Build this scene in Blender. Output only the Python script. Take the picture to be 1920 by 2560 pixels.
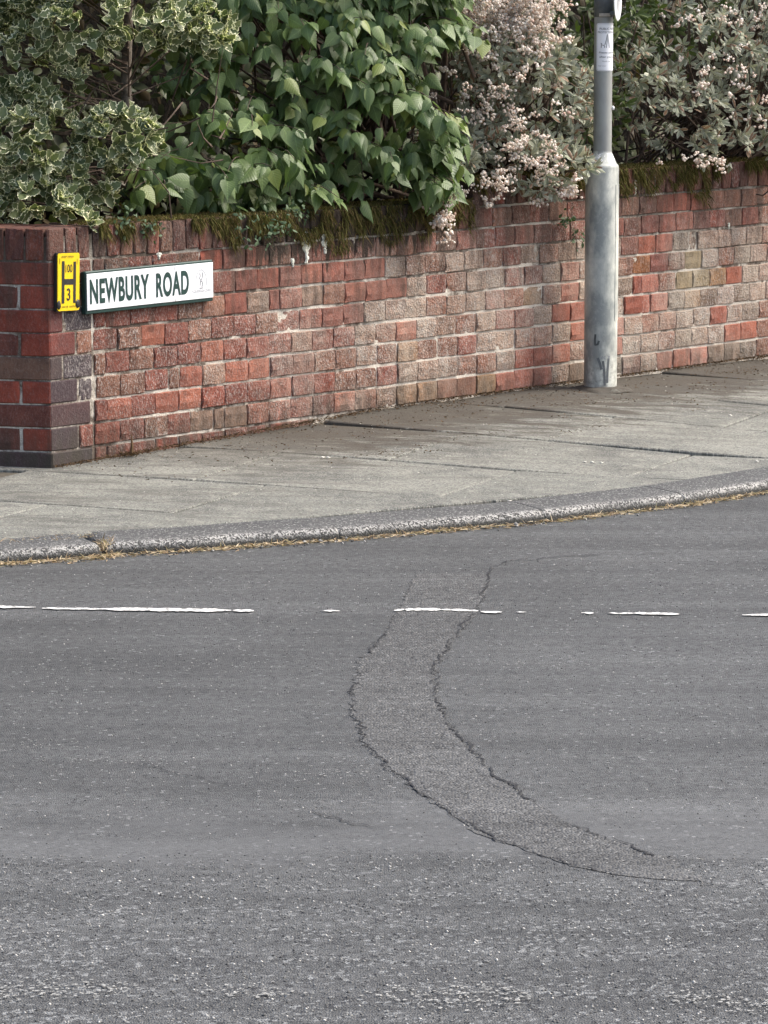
import bpy, bmesh, math, random
import numpy as np
from mathutils import Matrix, Vector, noise as mnoise

for o in list(bpy.data.objects):
    bpy.data.objects.remove(o)
S = bpy.context.scene
COL = S.collection
rng = np.random.default_rng(7)
random.seed(7)

# ------------------------------------------------------------------ camera
EYE = 1.60
PITCH = math.atan(1310 / 8875.0)
cd = bpy.data.cameras.new('camera')
cam = bpy.data.objects.new('camera', cd)
COL.objects.link(cam)
cam.location = (0, 0, EYE)
cam.rotation_euler = (math.pi / 2 - PITCH, 0, 0)
cd.sensor_fit = 'HORIZONTAL'
cd.sensor_width = 36.0
cd.lens = 8875 / 1920 * 36.0
cd.clip_start = 0.1
cd.clip_end = 3000
S.camera = cam

# ------------------------------------------------------------------ sky and sun
SUN_EL = math.radians(50)
SUN_AZ = math.radians(80)          # measured from +Y towards +X
w = bpy.data.worlds.new('World')
S.world = w
w.use_nodes = True
wn = w.node_tree
bg = wn.nodes['Background']
sky = wn.nodes.new('ShaderNodeTexSky')
sky.sky_type = 'NISHITA'
sky.sun_disc = False
sky.sun_elevation = SUN_EL
sky.sun_rotation = SUN_AZ
sky.air_density = 1.0
sky.dust_density = 5.0
sky.ozone_density = 1.0
wn.links.new(sky.outputs[0], bg.inputs[0])
bg.inputs[1].default_value = 0.15
sd = bpy.data.lights.new('sun', 'SUN')
sd.energy = 1.5
sd.angle = math.radians(18)
sd.color = (1.0, 0.985, 0.925)
sun = bpy.data.objects.new('sun', sd)
COL.objects.link(sun)
sdir = Vector((math.sin(SUN_AZ) * math.cos(SUN_EL), math.cos(SUN_AZ) * math.cos(SUN_EL), math.sin(SUN_EL)))
sun.rotation_euler = sdir.to_track_quat('Z', 'Y').to_euler()
sun.location = (6, 18, 9)
S.view_settings.view_transform = 'Standard'
S.view_settings.look = 'None'
S.view_settings.exposure = 1.12
S.view_settings.gamma = 1.0
S.view_settings.use_curve_mapping = False
S.render.resolution_x = 768
S.render.resolution_y = 1024
S.cycles.max_bounces = 6
S.cycles.diffuse_bounces = 3
S.cycles.glossy_bounces = 2
S.cycles.transmission_bounces = 3
S.cycles.transparent_max_bounces = 4

# ------------------------------------------------------------------ frames of the place
A = np.array([-1.16, 12.2823])             # corner of the brick wall
WANG = math.radians(48.86)                 # direction of the long wall
T = np.array([math.cos(WANG), math.sin(WANG)])
NRM = np.array([math.sin(WANG), -math.cos(WANG)])
RANG = math.radians(168)                   # direction of the return wall (to the left)
RZ = -0.135                                # road level
COURSE = 0.083
LINE0 = 0.662                              # top of the first course below the coping


def sn(x, y):
    d = np.array([x, y]) - A
    return float(d @ T), float(d @ NRM)


def W(s, n, z):
    p = A + T * s + NRM * n
    return (float(p[0]), float(p[1]), z)


def zwall(s):
    return -0.055 + 0.055 * min(1.0, max(0.0, s / 1.9))


def zpav(x, y):
    s, n = sn(x, y)
    k = min(1.0, max(0.0, n / 1.35))
    return zwall(s) * (1 - k) + (-0.0995) * k


def proj(P):
    P = np.asarray(P, float)
    c, s_ = math.cos(PITCH), math.sin(PITCH)
    z = P[..., 2] - EYE
    yc = P[..., 1] * s_ + z * c
    zc = P[..., 1] * c - z * s_
    f = 8875 * 0.4
    return 384 + f * P[..., 0] / zc, 512 - f * yc / zc, zc


# ------------------------------------------------------------------ node helpers
def new_mat(name):
    m = bpy.data.materials.new(name)
    m.use_nodes = True
    nt = m.node_tree
    return m, nt, nt.nodes['Principled BSDF']


class NB:
    def __init__(s, nt):
        s.nt = nt

    def n(s, typ, **kw):
        nd = s.nt.nodes.new('ShaderNode' + typ)
        for k, v in kw.items():
            setattr(nd, k, v)
        return nd

    def link(s, a, b):
        s.nt.links.new(a, b)

    def setin(s, sock, v):
        if hasattr(v, 'is_linked') or hasattr(v, 'links'):
            s.link(v, sock)
        else:
            sock.default_value = v

    def pos(s):
        return s.n('NewGeometry').outputs['Position']

    def obj(s):
        return s.n('TexCoord').outputs['Object']

    dim = '3D'

    def noise(s, vec, scale, detail=4, rough=0.55, dist=0.0, out=0):
        nd = s.n('TexNoise', noise_dimensions=s.dim)
        s.link(vec, nd.inputs['Vector'])
        nd.inputs['Scale'].default_value = scale
        nd.inputs['Detail'].default_value = detail
        nd.inputs['Roughness'].default_value = rough
        nd.inputs['Distortion'].default_value = dist
        return nd.outputs[out]

    def voro(s, vec, scale, out='Distance', feature='F1', rand=1.0):
        nd = s.n('TexVoronoi', feature=feature, voronoi_dimensions=s.dim)
        s.link(vec, nd.inputs['Vector'])
        nd.inputs['Scale'].default_value = scale
        nd.inputs['Randomness'].default_value = rand
        s.last = nd
        return nd.outputs[out]

    def scale(s, vec, xyz, loc=(0, 0, 0)):
        nd = s.n('Mapping')
        s.link(vec, nd.inputs['Vector'])
        nd.inputs['Scale'].default_value = xyz
        nd.inputs['Location'].default_value = loc
        return nd.outputs[0]

    def math(s, op, a, b=0.0, c=None, clamp=False):
        nd = s.n('Math', operation=op)
        nd.use_clamp = clamp
        s.setin(nd.inputs[0], a)
        s.setin(nd.inputs[1], b)
        if c is not None:
            s.setin(nd.inputs[2], c)
        return nd.outputs[0]

    def rng(s, v, a, b, c=0.0, d=1.0, smooth=False):
        nd = s.n('MapRange')
        if smooth:
            nd.interpolation_type = 'SMOOTHSTEP'
        s.setin(nd.inputs[0], v)
        for i, q in enumerate((a, b, c, d)):
            s.setin(nd.inputs[i + 1], q)
        return nd.outputs[0]

    def mix(s, fac, a, b, mode='MIX'):
        nd = s.n('Mix', data_type='RGBA', blend_type=mode)
        s.setin(nd.inputs[0], fac)
        for sock, v in ((nd.inputs[6], a), (nd.inputs[7], b)):
            if isinstance(v, (tuple, list)):
                sock.default_value = tuple(v) + ((1,) if len(v) == 3 else ())
            else:
                s.link(v, sock)
        return nd.outputs[2]

    def grey(s, v):
        nd = s.n('CombineColor')
        for i in range(3):
            s.setin(nd.inputs[i], v)
        return nd.outputs[0]

    def bump(s, h, strength, dist, normal=None):
        nd = s.n('Bump')
        s.link(h, nd.inputs['Height'])
        nd.inputs['Strength'].default_value = strength
        nd.inputs['Distance'].default_value = dist
        if normal is not None:
            s.link(normal, nd.inputs['Normal'])
        return nd.outputs[0]

    def sep(s, vec):
        nd = s.n('SeparateXYZ')
        s.link(vec, nd.inputs[0])
        return nd.outputs

    def attr(s, name):
        return s.n('Attribute', attribute_name=name).outputs['Fac']

    def dot(s, vec, v):
        nd = s.n('VectorMath', operation='DOT_PRODUCT')
        s.link(vec, nd.inputs[0])
        nd.inputs[1].default_value = v
        return nd.outputs['Value']


def srgb(r, g, b):
    f = lambda c: (c / 255 / 12.92) if c / 255 <= 0.04045 else ((c / 255 + 0.055) / 1.055) ** 2.4
    return (f(r), f(g), f(b))


# ------------------------------------------------------------------ materials
def mat_brick():
    m, nt, b = new_mat('weathered_brick')
    N = NB(nt)
    p = N.pos()
    oi = N.n('ObjectInfo')
    col, wth, rnd = oi.outputs['Color'], oi.outputs['Alpha'], oi.outputs['Random']
    off = N.n('VectorMath', operation='MULTIPLY_ADD')
    N.link(p, off.inputs[0])
    off.inputs[1].default_value = (1, 1, 1)
    cmb = N.n('CombineXYZ')
    N.link(N.math('MULTIPLY', rnd, 37.0), cmb.inputs[0])
    N.link(N.math('MULTIPLY', rnd, 11.0), cmb.inputs[2])
    N.link(cmb.outputs[0], off.inputs[2])
    q = off.outputs[0]
    big = N.noise(q, 14, 3)
    mid = N.noise(q, 55, 4, 0.6)
    fine = N.noise(q, 260, 4, 0.7)
    c1 = N.mix(N.rng(big, 0.3, 0.7), N.mix(1.0, col, (0.72, 0.70, 0.72), 'MULTIPLY'), N.mix(1.0, col, (1.2, 1.12, 1.08), 'MULTIPLY'))
    c1 = N.mix(N.rng(mid, 0.52, 0.75, 0, 0.55), c1, N.mix(1.0, c1, (0.5, 0.45, 0.45), 'MULTIPLY'))
    # pale bloom and soot on the rough-faced bricks
    patch = N.math('ADD', N.math('MULTIPLY', big, 0.9), N.math('MULTIPLY', mid, 0.6))
    thr = N.math('SUBTRACT', 1.28, N.math('MULTIPLY', wth, 0.75))
    fac = N.rng(N.math('SUBTRACT', patch, thr), 0.0, 0.22, 0.0, 0.85, True)
    fac = N.math('MULTIPLY', fac, N.rng(fine, 0.34, 0.58, 0.25, 1.0))
    c1 = N.mix(N.math('MULTIPLY', N.attr('burnt'), 0.9), c1, (0.040, 0.037, 0.043))
    c2 = N.mix(fac, c1, (0.36, 0.32, 0.28))
    c2 = N.mix(N.math('MULTIPLY', N.rng(N.noise(N.scale(q, (1, 1, 0.4)), 190, 3, 0.75), 0.50, 0.64), N.rng(wth, 0.0, 0.6, 0.10, 0.75)), c2, (0.52, 0.475, 0.43))
    # pepper spots
    c2 = N.mix(N.math('MULTIPLY', N.rng(N.noise(q, 150, 3, 0.7), 0.55, 0.68), N.rng(wth, 0.0, 0.4, 0.12, 0.6)), c2, (0.075, 0.052, 0.045))
    # wet / algae darkening runs from above, streaks with their own shape
    # chalky bloom spreading over many bricks in the middle of the wall
    bl = N.noise(p, 2.6, 5, 0.65)
    zz = N.sep(p)[2]
    sd_ = N.math('SUBTRACT', N.dot(p, (T[0], T[1], 0)), float(A @ T))
    zone = N.math('MULTIPLY', N.rng(sd_, 0.6, 1.7), N.rng(zz, 0.72, 0.45))
    zone = N.math('MULTIPLY', zone, N.rng(wth, 0.0, 0.3, 0.25, 1.0))
    c2 = N.mix(N.math('MULTIPLY', N.math('MULTIPLY', N.rng(bl, 0.42, 0.62), zone), N.rng(fine, 0.35, 0.6, 0.25, 0.62)), c2, (0.47, 0.42, 0.345))
    # dark damp runs coming down from the coping
    st = N.noise(N.scale(p, (15, 15, 2.2)), 1.0, 4, 0.65)
    run = N.rng(N.math('ADD', st, N.rng(zz, 0.25, 0.75, -0.10, 0.17)), 0.50, 0.68, 0, 0.68)
    c2 = N.mix(run, c2, (0.060, 0.042, 0.032))
    # black wet streaks under the mossy stretch of coping
    ms = N.math('MULTIPLY', N.rng(sd_, 0.75, 1.1), N.rng(sd_, 2.35, 1.95))
    st3 = N.noise(N.scale(p, (34, 34, 5.0)), 1.0, 4, 0.7)
    wet = N.math('MULTIPLY', ms, N.rng(N.math('ADD', st3, N.rng(zz, 0.46, 0.68, -0.30, 0.17)), 0.49, 0.57))
    c2 = N.mix(N.math('MULTIPLY', wet, 0.9), c2, (0.026, 0.020, 0.014))
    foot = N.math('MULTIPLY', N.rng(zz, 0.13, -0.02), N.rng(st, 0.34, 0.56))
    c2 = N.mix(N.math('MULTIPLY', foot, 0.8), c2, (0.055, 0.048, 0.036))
    N.link(c2, b.inputs['Base Color'])
    b.inputs['Roughness'].default_value = 0.88
    b.inputs['Specular IOR Level'].default_value = 0.3
    h = N.math('ADD', N.math('MULTIPLY', mid, 0.7), N.math('MULTIPLY', fine, 0.5))
    h = N.math('ADD', h, N.math('MULTIPLY', N.voro(q, 130), 0.4))
    st_ = N.rng(wth, 0.0, 0.8, 0.25, 1.0)
    hh = N.math('MULTIPLY', h, st_)
    N.link(N.bump(hh, 1.0, 0.009), b.inputs['Normal'])
    return m


def mat_mortar():
    m, nt, b = new_mat('lime_mortar')
    N = NB(nt)
    p = N.pos()
    n1 = N.noise(p, 5, 4, 0.6)
    n2 = N.noise(p, 40, 4, 0.65)
    n3 = N.noise(p, 220, 3)
    z = N.sep(p)[2]
    v = N.math('ADD', N.math('MULTIPLY', N.noise(p, 3.2, 3, 0.6), 0.9), N.math('MULTIPLY', n2, 0.45))
    sdm = N.math('SUBTRACT', N.dot(p, (T[0], T[1], 0)), float(A @ T))
    v = N.math('ADD', v, N.math('MULTIPLY', N.rng(sdm, 0.6, 1.8, 0.0, 0.08), N.rng(z, 0.6, 0.4)))
    c = N.mix(N.rng(v, 0.60, 0.74), (0.11, 0.084, 0.064), (0.60, 0.55, 0.47))
    c = N.mix(N.rng(n3, 0.45, 0.75, 0, 0.5), c, (0.2, 0.16, 0.12))
    dirt = N.math('MULTIPLY', N.rng(z, 0.45, 0.8), N.rng(n1, 0.35, 0.6))
    c = N.mix(dirt, c, (0.035, 0.028, 0.016))
    N.link(c, b.inputs['Base Color'])
    b.inputs['Roughness'].default_value = 0.95
    N.link(N.bump(N.math('ADD', n2, n3), 0.8, 0.004), b.inputs['Normal'])
    return m


def mat_paving():
    m, nt, b = new_mat('concrete_flag')
    N = NB(nt)
    N.dim = '2D'
    p = N.pos()
    oi = N.n('ObjectInfo')
    n1 = N.noise(p, 2.6, 6, 0.70)
    n2 = N.noise(p, 18, 4, 0.6)
    n3 = N.noise(p, 190, 3, 0.7)
    sp = N.voro(p, 170, 'Color')
    base = N.mix(oi.outputs['Random'], (0.165, 0.171, 0.150), (0.225, 0.226, 0.196))
    base = N.mix(N.rng(n1, 0.46, 0.62), base, (0.098, 0.103, 0.095))
    base = N.mix(N.rng(N.noise(N.scale(p, (1, 1.2, 1), (5, 2, 0)), 6, 5, 0.75), 0.55, 0.68, 0, 0.5), base, (0.32, 0.315, 0.27))
    base = N.mix(N.rng(n2, 0.48, 0.72, 0, 0.6), base, (0.270, 0.265, 0.225))
    base = N.mix(N.rng(n3, 0.50, 0.66, 0, 0.8), base, (0.42, 0.405, 0.345))
    base = N.mix(N.rng(N.noise(p, 75, 4, 0.7), 0.52, 0.68, 0, 0.55), base, (0.075, 0.073, 0.064))
    base = N.mix(N.rng(N.sep(sp)[0], 0.70, 0.95, 0, 0.65), base, (0.055, 0.053, 0.046))
    # damp leaf stains lying along the foot of the wall
    nd = N.math('SUBTRACT', N.dot(p, (NRM[0], NRM[1], 0)), float(A @ NRM))
    sd_ = N.math('SUBTRACT', N.dot(p, (T[0], T[1], 0)), float(A @ T))
    st = N.noise(N.scale(p, (2.4, 9.0, 1)), 1.6, 8, 0.75)
    k = N.rng(N.math('ADD', st, N.rng(nd, 1.15, 0.0, -0.22, 0.30)), 0.47, 0.62)
    k = N.math('MULTIPLY', k, N.rng(sd_, 0.25, 1.1))
    base = N.mix(N.math('MULTIPLY', k, 0.85), base, (0.048, 0.036, 0.024))
    st2 = N.noise(N.scale(p, (1.2, 5.0, 1), (7, 3, 0)), 2.2, 8, 0.7)
    k2 = N.math('MULTIPLY', N.rng(nd, 1.9, 0.5), N.rng(st2, 0.46, 0.62, 0, 0.6))
    base = N.mix(k2, base, (0.075, 0.070, 0.060))
    N.link(base, b.inputs['Base Color'])
    b.inputs['Roughness'].default_value = 0.9
    h = N.math('ADD', N.math('MULTIPLY', n3, 0.7), N.math('MULTIPLY', n2, 0.6))
    N.link(N.bump(h, 1.0, 0.006), b.inputs['Normal'])
    return m


def mat_joint():
    m, nt, b = new_mat('joint_grit')
    N = NB(nt)
    p = N.pos()
    n = N.noise(p, 60, 4)
    N.link(N.mix(n, (0.03, 0.025, 0.018), (0.13, 0.11, 0.08)), b.inputs['Base Color'])
    b.inputs['Roughness'].default_value = 1
    return m


def mat_kerb():
    m, nt, b = new_mat('kerb_concrete')
    N = NB(nt)
    p = N.pos()
    oi = N.n('ObjectInfo')
    nz = N.sep(N.n('NewGeometry').outputs['Normal'])[2]
    n1 = N.noise(p, 9, 4)
    n3 = N.noise(p, 95, 3, 0.7)
    v = N.voro(p, 210, 'Color')
    dark = N.mix(n1, (0.046, 0.047, 0.047), (0.084, 0.085, 0.083))
    dark = N.mix(N.rng(n3, 0.55, 0.7, 0, 0.5), dark, (0.23, 0.225, 0.21))
    dark = N.mix(N.rng(N.sep(v)[1], 0.86, 0.95, 0, 0.7), dark, (0.34, 0.33, 0.31))
    dark = N.mix(N.rng(N.sep(v)[1], 0.16, 0.06, 0, 0.7), dark, (0.025, 0.025, 0.025))
    # worn arris: the pale aggregate of the concrete is exposed where wheels rub
    wear = N.attr('wear')
    sp = N.rng(N.math('ADD', N.sep(v)[0], N.math('MULTIPLY', n3, 0.6)), 0.62, 0.95)
    pale = N.mix(sp, (0.050, 0.049, 0.046), (0.38, 0.37, 0.345))
    c = N.mix(wear, dark, pale)
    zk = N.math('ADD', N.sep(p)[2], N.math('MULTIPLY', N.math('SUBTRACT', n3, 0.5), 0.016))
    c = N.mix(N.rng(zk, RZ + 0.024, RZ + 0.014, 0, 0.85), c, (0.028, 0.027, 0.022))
    N.link(c, b.inputs['Base Color'])
    b.inputs['Roughness'].default_value = 0.92
    N.link(N.bump(N.math('ADD', n3, N.voro(p, 210)), 0.8, 0.004), b.inputs['Normal'])
    return m


def mat_asphalt(name, tint, coarse):
    m, nt, b = new_mat(name)
    N = NB(nt)
    N.dim = '2D'
    p = N.pos()
    y = N.sep(p)[1]
    wob = N.noise(N.scale(p, (1.0, 1.6, 1)), 0.9, 4, 0.6)
    yy = N.math('ADD', y, N.math('MULTIPLY', N.math('SUBTRACT', wob, 0.5), 1.1))
    big = N.noise(p, 0.8, 3, 0.6)
    streak = N.noise(N.scale(p, (0.30, 4.5, 1)), 1.0, 4, 0.65)
    streak2 = N.noise(N.scale(p, (1.6, 11.0, 1), (3, 9, 0)), 1.3, 4, 0.65)
    agg = N.voro(p, 230 if not coarse else 150, 'Color')
    d = N.last.outputs['Distance']
    a1, a2 = N.sep(agg)[0], N.sep(agg)[1]
    fine = N.noise(p, 330, 2, 0.7)
    med = N.noise(p, 30, 3, 0.65)
    # old coarse surfacing nearest the camera, its stones polished pale
    old = N.rng(yy, 7.5, 6.2, 0, 1, True) if not coarse else 0.35
    smoothband = N.math('MULTIPLY', N.rng(yy, 6.90, 7.12, 0, 1, True), N.rng(yy, 7.55, 7.25, 0, 1, True))
    v = N.rng(a1, 0, 1, 0.68, 1.34)
    v = N.math('MULTIPLY', v, N.rng(big, 0.3, 0.7, 0.86, 1.13))
    v = N.math('MULTIPLY', v, N.rng(streak, 0.3, 0.7, 0.78, 1.22))
    v = N.math('MULTIPLY', v, N.rng(fine, 0.3, 0.7, 0.76, 1.26))
    v = N.math('MULTIPLY', v, N.rng(med, 0.3, 0.7, 0.84, 1.18))
    v = N.math('MULTIPLY', v, tint)
    c = N.mix(1.0, N.grey(v), (0.985, 1.0, 0.985) if not coarse else (1.005, 1.0, 0.97), 'MULTIPLY')
    if not coarse:
        big2 = N.voro(p, 125, 'Color')
        dens = N.math('MULTIPLY', old, N.rng(streak2, 0.38, 0.66))
        # pale polished stones, thick in streaks along the road
        ps = N.math('GREATER_THAN', N.sep(big2)[1], N.rng(dens, 0, 1, 0.985, 0.70))
        c = N.mix(N.math('MULTIPLY', ps, N.rng(N.sep(big2)[0], 0, 1, 0.2, 0.75)), c, (0.27, 0.275, 0.27))
        dk2 = N.math('MULTIPLY', N.math('LESS_THAN', N.sep(big2)[1], N.rng(old, 0, 1, 0.01, 0.07)), 0.7)
        c = N.mix(dk2, c, (0.022, 0.022, 0.024))
    else:
        c = N.mix(N.math('MULTIPLY', N.math('GREATER_THAN', a2, 0.95), 0.5), c, (0.24, 0.24, 0.23))
    dk = N.math('LESS_THAN', a2, 0.05 if not coarse else 0.09)
    c = N.mix(N.math('MULTIPLY', dk, 0.75), c, (0.02, 0.02, 0.02))
    if not coarse:
        c = N.mix(N.math('MULTIPLY', smoothband, N.rng(streak2, 0.3, 0.6, 0.15, 0.55)), c, (0.092, 0.093, 0.093))
    N.link(c, b.inputs['Base Color'])
    b.inputs['Roughness'].default_value = 0.82
    b.inputs['Specular IOR Level'].default_value = 0.35
    h = N.math('ADD', N.math('SUBTRACT', 1.0, d), N.math('MULTIPLY', med, 1.2))
    if not coarse:
        h = N.math('MULTIPLY', h, N.math('SUBTRACT', 1.0, N.math('MULTIPLY', smoothband, 0.7)))
    N.link(N.bump(h, 0.9, 0.0035 if not coarse else 0.0045), b.inputs['Normal'])
    return m


def mat_simple(name, col, rough=0.6, var=0.0, scale=30, metal=0.0, bump=0.0, spec=0.5, col2=None):
    m, nt, b = new_mat(name)
    N = NB(nt)
    b.inputs['Roughness'].default_value = rough
    b.inputs['Metallic'].default_value = metal
    b.inputs['Specular IOR Level'].default_value = spec
    n = N.noise(N.pos(), scale, 4, 0.6)
    c2 = col2 or tuple(max(0, c * (1 - var)) for c in col)
    N.link(N.mix(N.rng(n, 0.35, 0.65), col, c2), b.inputs['Base Color'])
    if bump:
        N.link(N.bump(n, 0.6, bump), b.inputs['Normal'])
    return m


def mat_leaf(name, c_lo, c_hi, margin=None, mth=0.5, under=None, rough=0.5, trans=0.25, old=None, vein=0.0, spec=0.3, blotch=0.35, ttint=(1.1, 1.25, 0.6)):
    m, nt, b = new_mat(name)
    N = NB(nt)
    oi = N.n('ObjectInfo')
    r = N.math('FRACT', N.math('ADD', N.attr('rnd'), N.math('MULTIPLY', oi.outputs['Random'], 1.0)))
    c = N.mix(r, c_lo, c_hi)
    n = N.noise(N.pos(), 70, 4, 0.65)
    if blotch:
        c = N.mix(N.rng(n, 0.35, 0.7, 0, blotch), c, N.mix(1.0, c, (0.6, 0.62, 0.6), 'MULTIPLY'))
    if old:
        r2 = N.math('FRACT', N.math('MULTIPLY', r, 7.31))
        c = N.mix(N.math('MULTIPLY', N.math('GREATER_THAN', r2, old[1]), 0.85), c, old[0])
    if vein:
        # midrib and side veins that follow the blade
        f = N.math('FRACT', N.math('SUBTRACT', N.math('MULTIPLY', N.attr('lt'), 8.0), N.math('MULTIPLY', N.attr('lx'), 5.5)))
        tri = N.math('ABSOLUTE', N.math('SUBTRACT', f, 0.5))
        sv = N.rng(tri, 0.10, 0.0)
        mv = N.rng(N.attr('lx'), 0.022, 0.0)
        vv = N.math('MAXIMUM', N.math('MULTIPLY', sv, 0.5), mv)
        c = N.mix(N.math('MULTIPLY', vv, vein), c, tuple(min(1, q * 1.9) for q in c_hi))
        h = N.math('ADD', N.math('MULTIPLY', N.math('SINE', N.math('MULTIPLY', f, 6.283)), 0.35), N.math('MULTIPLY', n, 0.8))
        N.link(N.bump(h, 0.35, 0.002), b.inputs['Normal'])
    if under:
        c = N.mix(N.math('MULTIPLY', N.n('NewGeometry').outputs['Backfacing'], 0.8), c, under)
    if margin:
        mm = N.math('ADD', N.attr('margin'), N.math('MULTIPLY', N.math('SUBTRACT', N.noise(N.pos(), 130, 2), 0.5), 0.45))
        c = N.mix(N.rng(mm, mth - 0.05, mth + 0.05), c, margin)
    N.link(c, b.inputs['Base Color'])
    b.inputs['Roughness'].default_value = rough
    b.inputs['Specular IOR Level'].default_value = spec
    tr = N.n('BsdfTranslucent')
    N.link(N.mix(1.0, c, ttint, 'MULTIPLY'), tr.inputs[0])
    mx = N.n('MixShader')
    mx.inputs[0].default_value = trans
    N.link(b.outputs[0], mx.inputs[1])
    N.link(tr.outputs[0], mx.inputs[2])
    out = nt.nodes['Material Output']
    N.link(mx.outputs[0], out.inputs[0])
    return m


def mat_pole():
    m, nt, b = new_mat('galvanised_steel')
    N = NB(nt)
    p = N.obj()
    n1 = N.noise(N.scale(p, (9, 9, 4.2)), 1.0, 4, 0.6)
    n2 = N.noise(p, 45, 4, 0.65)
    n3 = N.noise(p, 260, 2)
    z = N.sep(p)[2]
    c = N.mix(N.rng(n1, 0.42, 0.60), (0.27, 0.29, 0.275), (0.66, 0.665, 0.59))
    c = N.mix(N.rng(n2, 0.5, 0.72, 0, 0.5), c, (0.47, 0.48, 0.44))
    c = N.mix(N.rng(n3, 0.5, 0.75, 0, 0.3), c, (0.20, 0.22, 0.22))
    # plain galvanised shaft above the shoulder, paint flaked at the ragged edge
    edge = N.math('ADD', z, N.math('MULTIPLY', N.math('SUBTRACT', n2, 0.5), 0.10))
    c = N.mix(N.rng(edge, 0.955, 0.96), c, N.mix(N.rng(n1, 0.4, 0.6), (0.24, 0.245, 0.235), (0.32, 0.33, 0.31)))
    fl = N.math('MULTIPLY', N.rng(edge, 0.925, 0.93), N.rng(edge, 0.962, 0.957))
    fl = N.math('MULTIPLY', fl, N.rng(n2, 0.5, 0.54))
    c = N.mix(fl, c, (0.8, 0.8, 0.77))
    # grime and scuffs at the foot
    foot = N.math('MULTIPLY', N.rng(z, 0.25, 0.0), N.rng(n2, 0.42, 0.62))
    c = N.mix(N.math('MULTIPLY', foot, 0.6), c, (0.13, 0.12, 0.10))
    N.link(c, b.inputs['Base Color'])
    b.inputs['Roughness'].default_value = 0.55
    b.inputs['Metallic'].default_value = 0.15
    N.link(N.bump(N.math('ADD', n2, N.math('MULTIPLY', n3, 0.4)), 0.25, 0.002), b.inputs['Normal'])
    return m


M = {}
M['brick'] = mat_brick()
M['mortar'] = mat_mortar()
M['paving'] = mat_paving()
M['joint'] = mat_joint()
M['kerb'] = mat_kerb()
M['asphalt'] = mat_asphalt('asphalt', 0.080, False)
M['patch'] = mat_asphalt('trench_asphalt', 0.080, True)
M['crack'] = mat_simple('tarry_crack', (0.018, 0.018, 0.02), 0.9, 0.5, 90)
def mat_paint():
    m, nt, b = new_mat('worn_road_paint')
    N = NB(nt)
    N.dim = '2D'
    p = N.pos()
    n1 = N.noise(p, 55, 3, 0.7)
    n2 = N.noise(p, 300, 2, 0.7)
    c = N.mix(N.rng(n2, 0.35, 0.65), (0.62, 0.61, 0.57), (0.80, 0.79, 0.74))
    c = N.mix(N.rng(N.math('ADD', N.math('MULTIPLY', n1, 0.75), N.math('MULTIPLY', n2, 0.35)), 0.57, 0.64, 0, 0.9), c, (0.10, 0.10, 0.098))
    N.link(c, b.inputs['Base Color'])
    b.inputs['Roughness'].default_value = 0.75
    return m


M['paint'] = mat_paint()
M['pole'] = mat_pole()
M['white'] = mat_simple('white_enamel', (0.83, 0.84, 0.86), 0.28, 0.07, 6)
M['green'] = mat_simple('dark_green_enamel', (0.012, 0.050, 0.043), 0.4, 0.35, 40)
M['yellow'] = mat_simple('yellow_plastic', (0.85, 0.58, 0.006), 0.38, 0.13, 12)
M['black'] = mat_simple('black_print', (0.020, 0.019, 0.017), 0.5, 0.4, 80)
M['greyprint'] = mat_simple('faded_grey_print', (0.26, 0.27, 0.29), 0.5, 0.15, 60)
M['darkband'] = mat_simple('dark_band', (0.09, 0.10, 0.10), 0.5, 0.35, 40)
M['soil'] = mat_simple('garden_soil', (0.055, 0.04, 0.026), 1.0, 0.6, 25, bump=0.03)
M['bark'] = mat_simple('bark', (0.17, 0.14, 0.11), 0.9, 0.6, 70, bump=0.006)
M['twig'] = mat_simple('twig', (0.13, 0.09, 0.065), 0.9, 0.5, 60)
M['moss'] = mat_leaf('moss', (0.055, 0.056, 0.016), (0.15, 0.135, 0.045), rough=0.95, trans=0.15, spec=0.1, old=((0.15, 0.10, 0.05), 0.7))
M['lime'] = mat_simple('lime_bloom', (0.74, 0.74, 0.64), 0.95, 0.25, 90, bump=0.004)
M['straw'] = mat_leaf('dry_straw', (0.42, 0.29, 0.17), (0.72, 0.60, 0.42), rough=0.9, trans=0.15, spec=0.2, old=((0.16, 0.10, 0.055), 0.7))
M['litter'] = mat_leaf('leaf_litter', (0.045, 0.028, 0.016), (0.16, 0.10, 0.055), rough=0.95, trans=0.1, spec=0.15)
M['stone'] = mat_leaf('loose_chippings', (0.05, 0.05, 0.05), (0.26, 0.255, 0.24), rough=0.85, trans=0.0, old=((0.55, 0.53, 0.49), 0.86))
M['scrap'] = mat_simple('pale_scraps', (0.75, 0.72, 0.64), 0.8, 0.2, 60)
M['holly'] = mat_leaf('variegated_holly_leaf', (0.085, 0.115, 0.046), (0.190, 0.220, 0.100), margin=(0.90, 0.87, 0.60), mth=0.36, rough=0.45, trans=0.2, spec=0.35)
M['lilac'] = mat_leaf('lilac_leaf', (0.074, 0.125, 0.038), (0.165, 0.230, 0.085), under=(0.15, 0.195, 0.10), rough=0.42, trans=0.28, vein=0.45, old=((0.20, 0.24, 0.06), 0.90), spec=0.45, blotch=0.5)
M['grey'] = mat_leaf('grey_shrub_leaf', (0.20, 0.22, 0.15), (0.45, 0.46, 0.36), margin=(0.66, 0.65, 0.54), mth=0.60, under=(0.50, 0.49, 0.40), rough=0.8, trans=0.2, spec=0.2, old=((0.24, 0.13, 0.08), 0.84), ttint=(1.0, 1.05, 0.8))
M['flower'] = mat_leaf('dried_flower', (0.88, 0.76, 0.66), (0.97, 0.93, 0.86), rough=0.95, trans=0.35, spec=0.1, old=((0.58, 0.40, 0.31), 0.90), blotch=0.0, ttint=(1, 0.95, 0.9))
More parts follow.
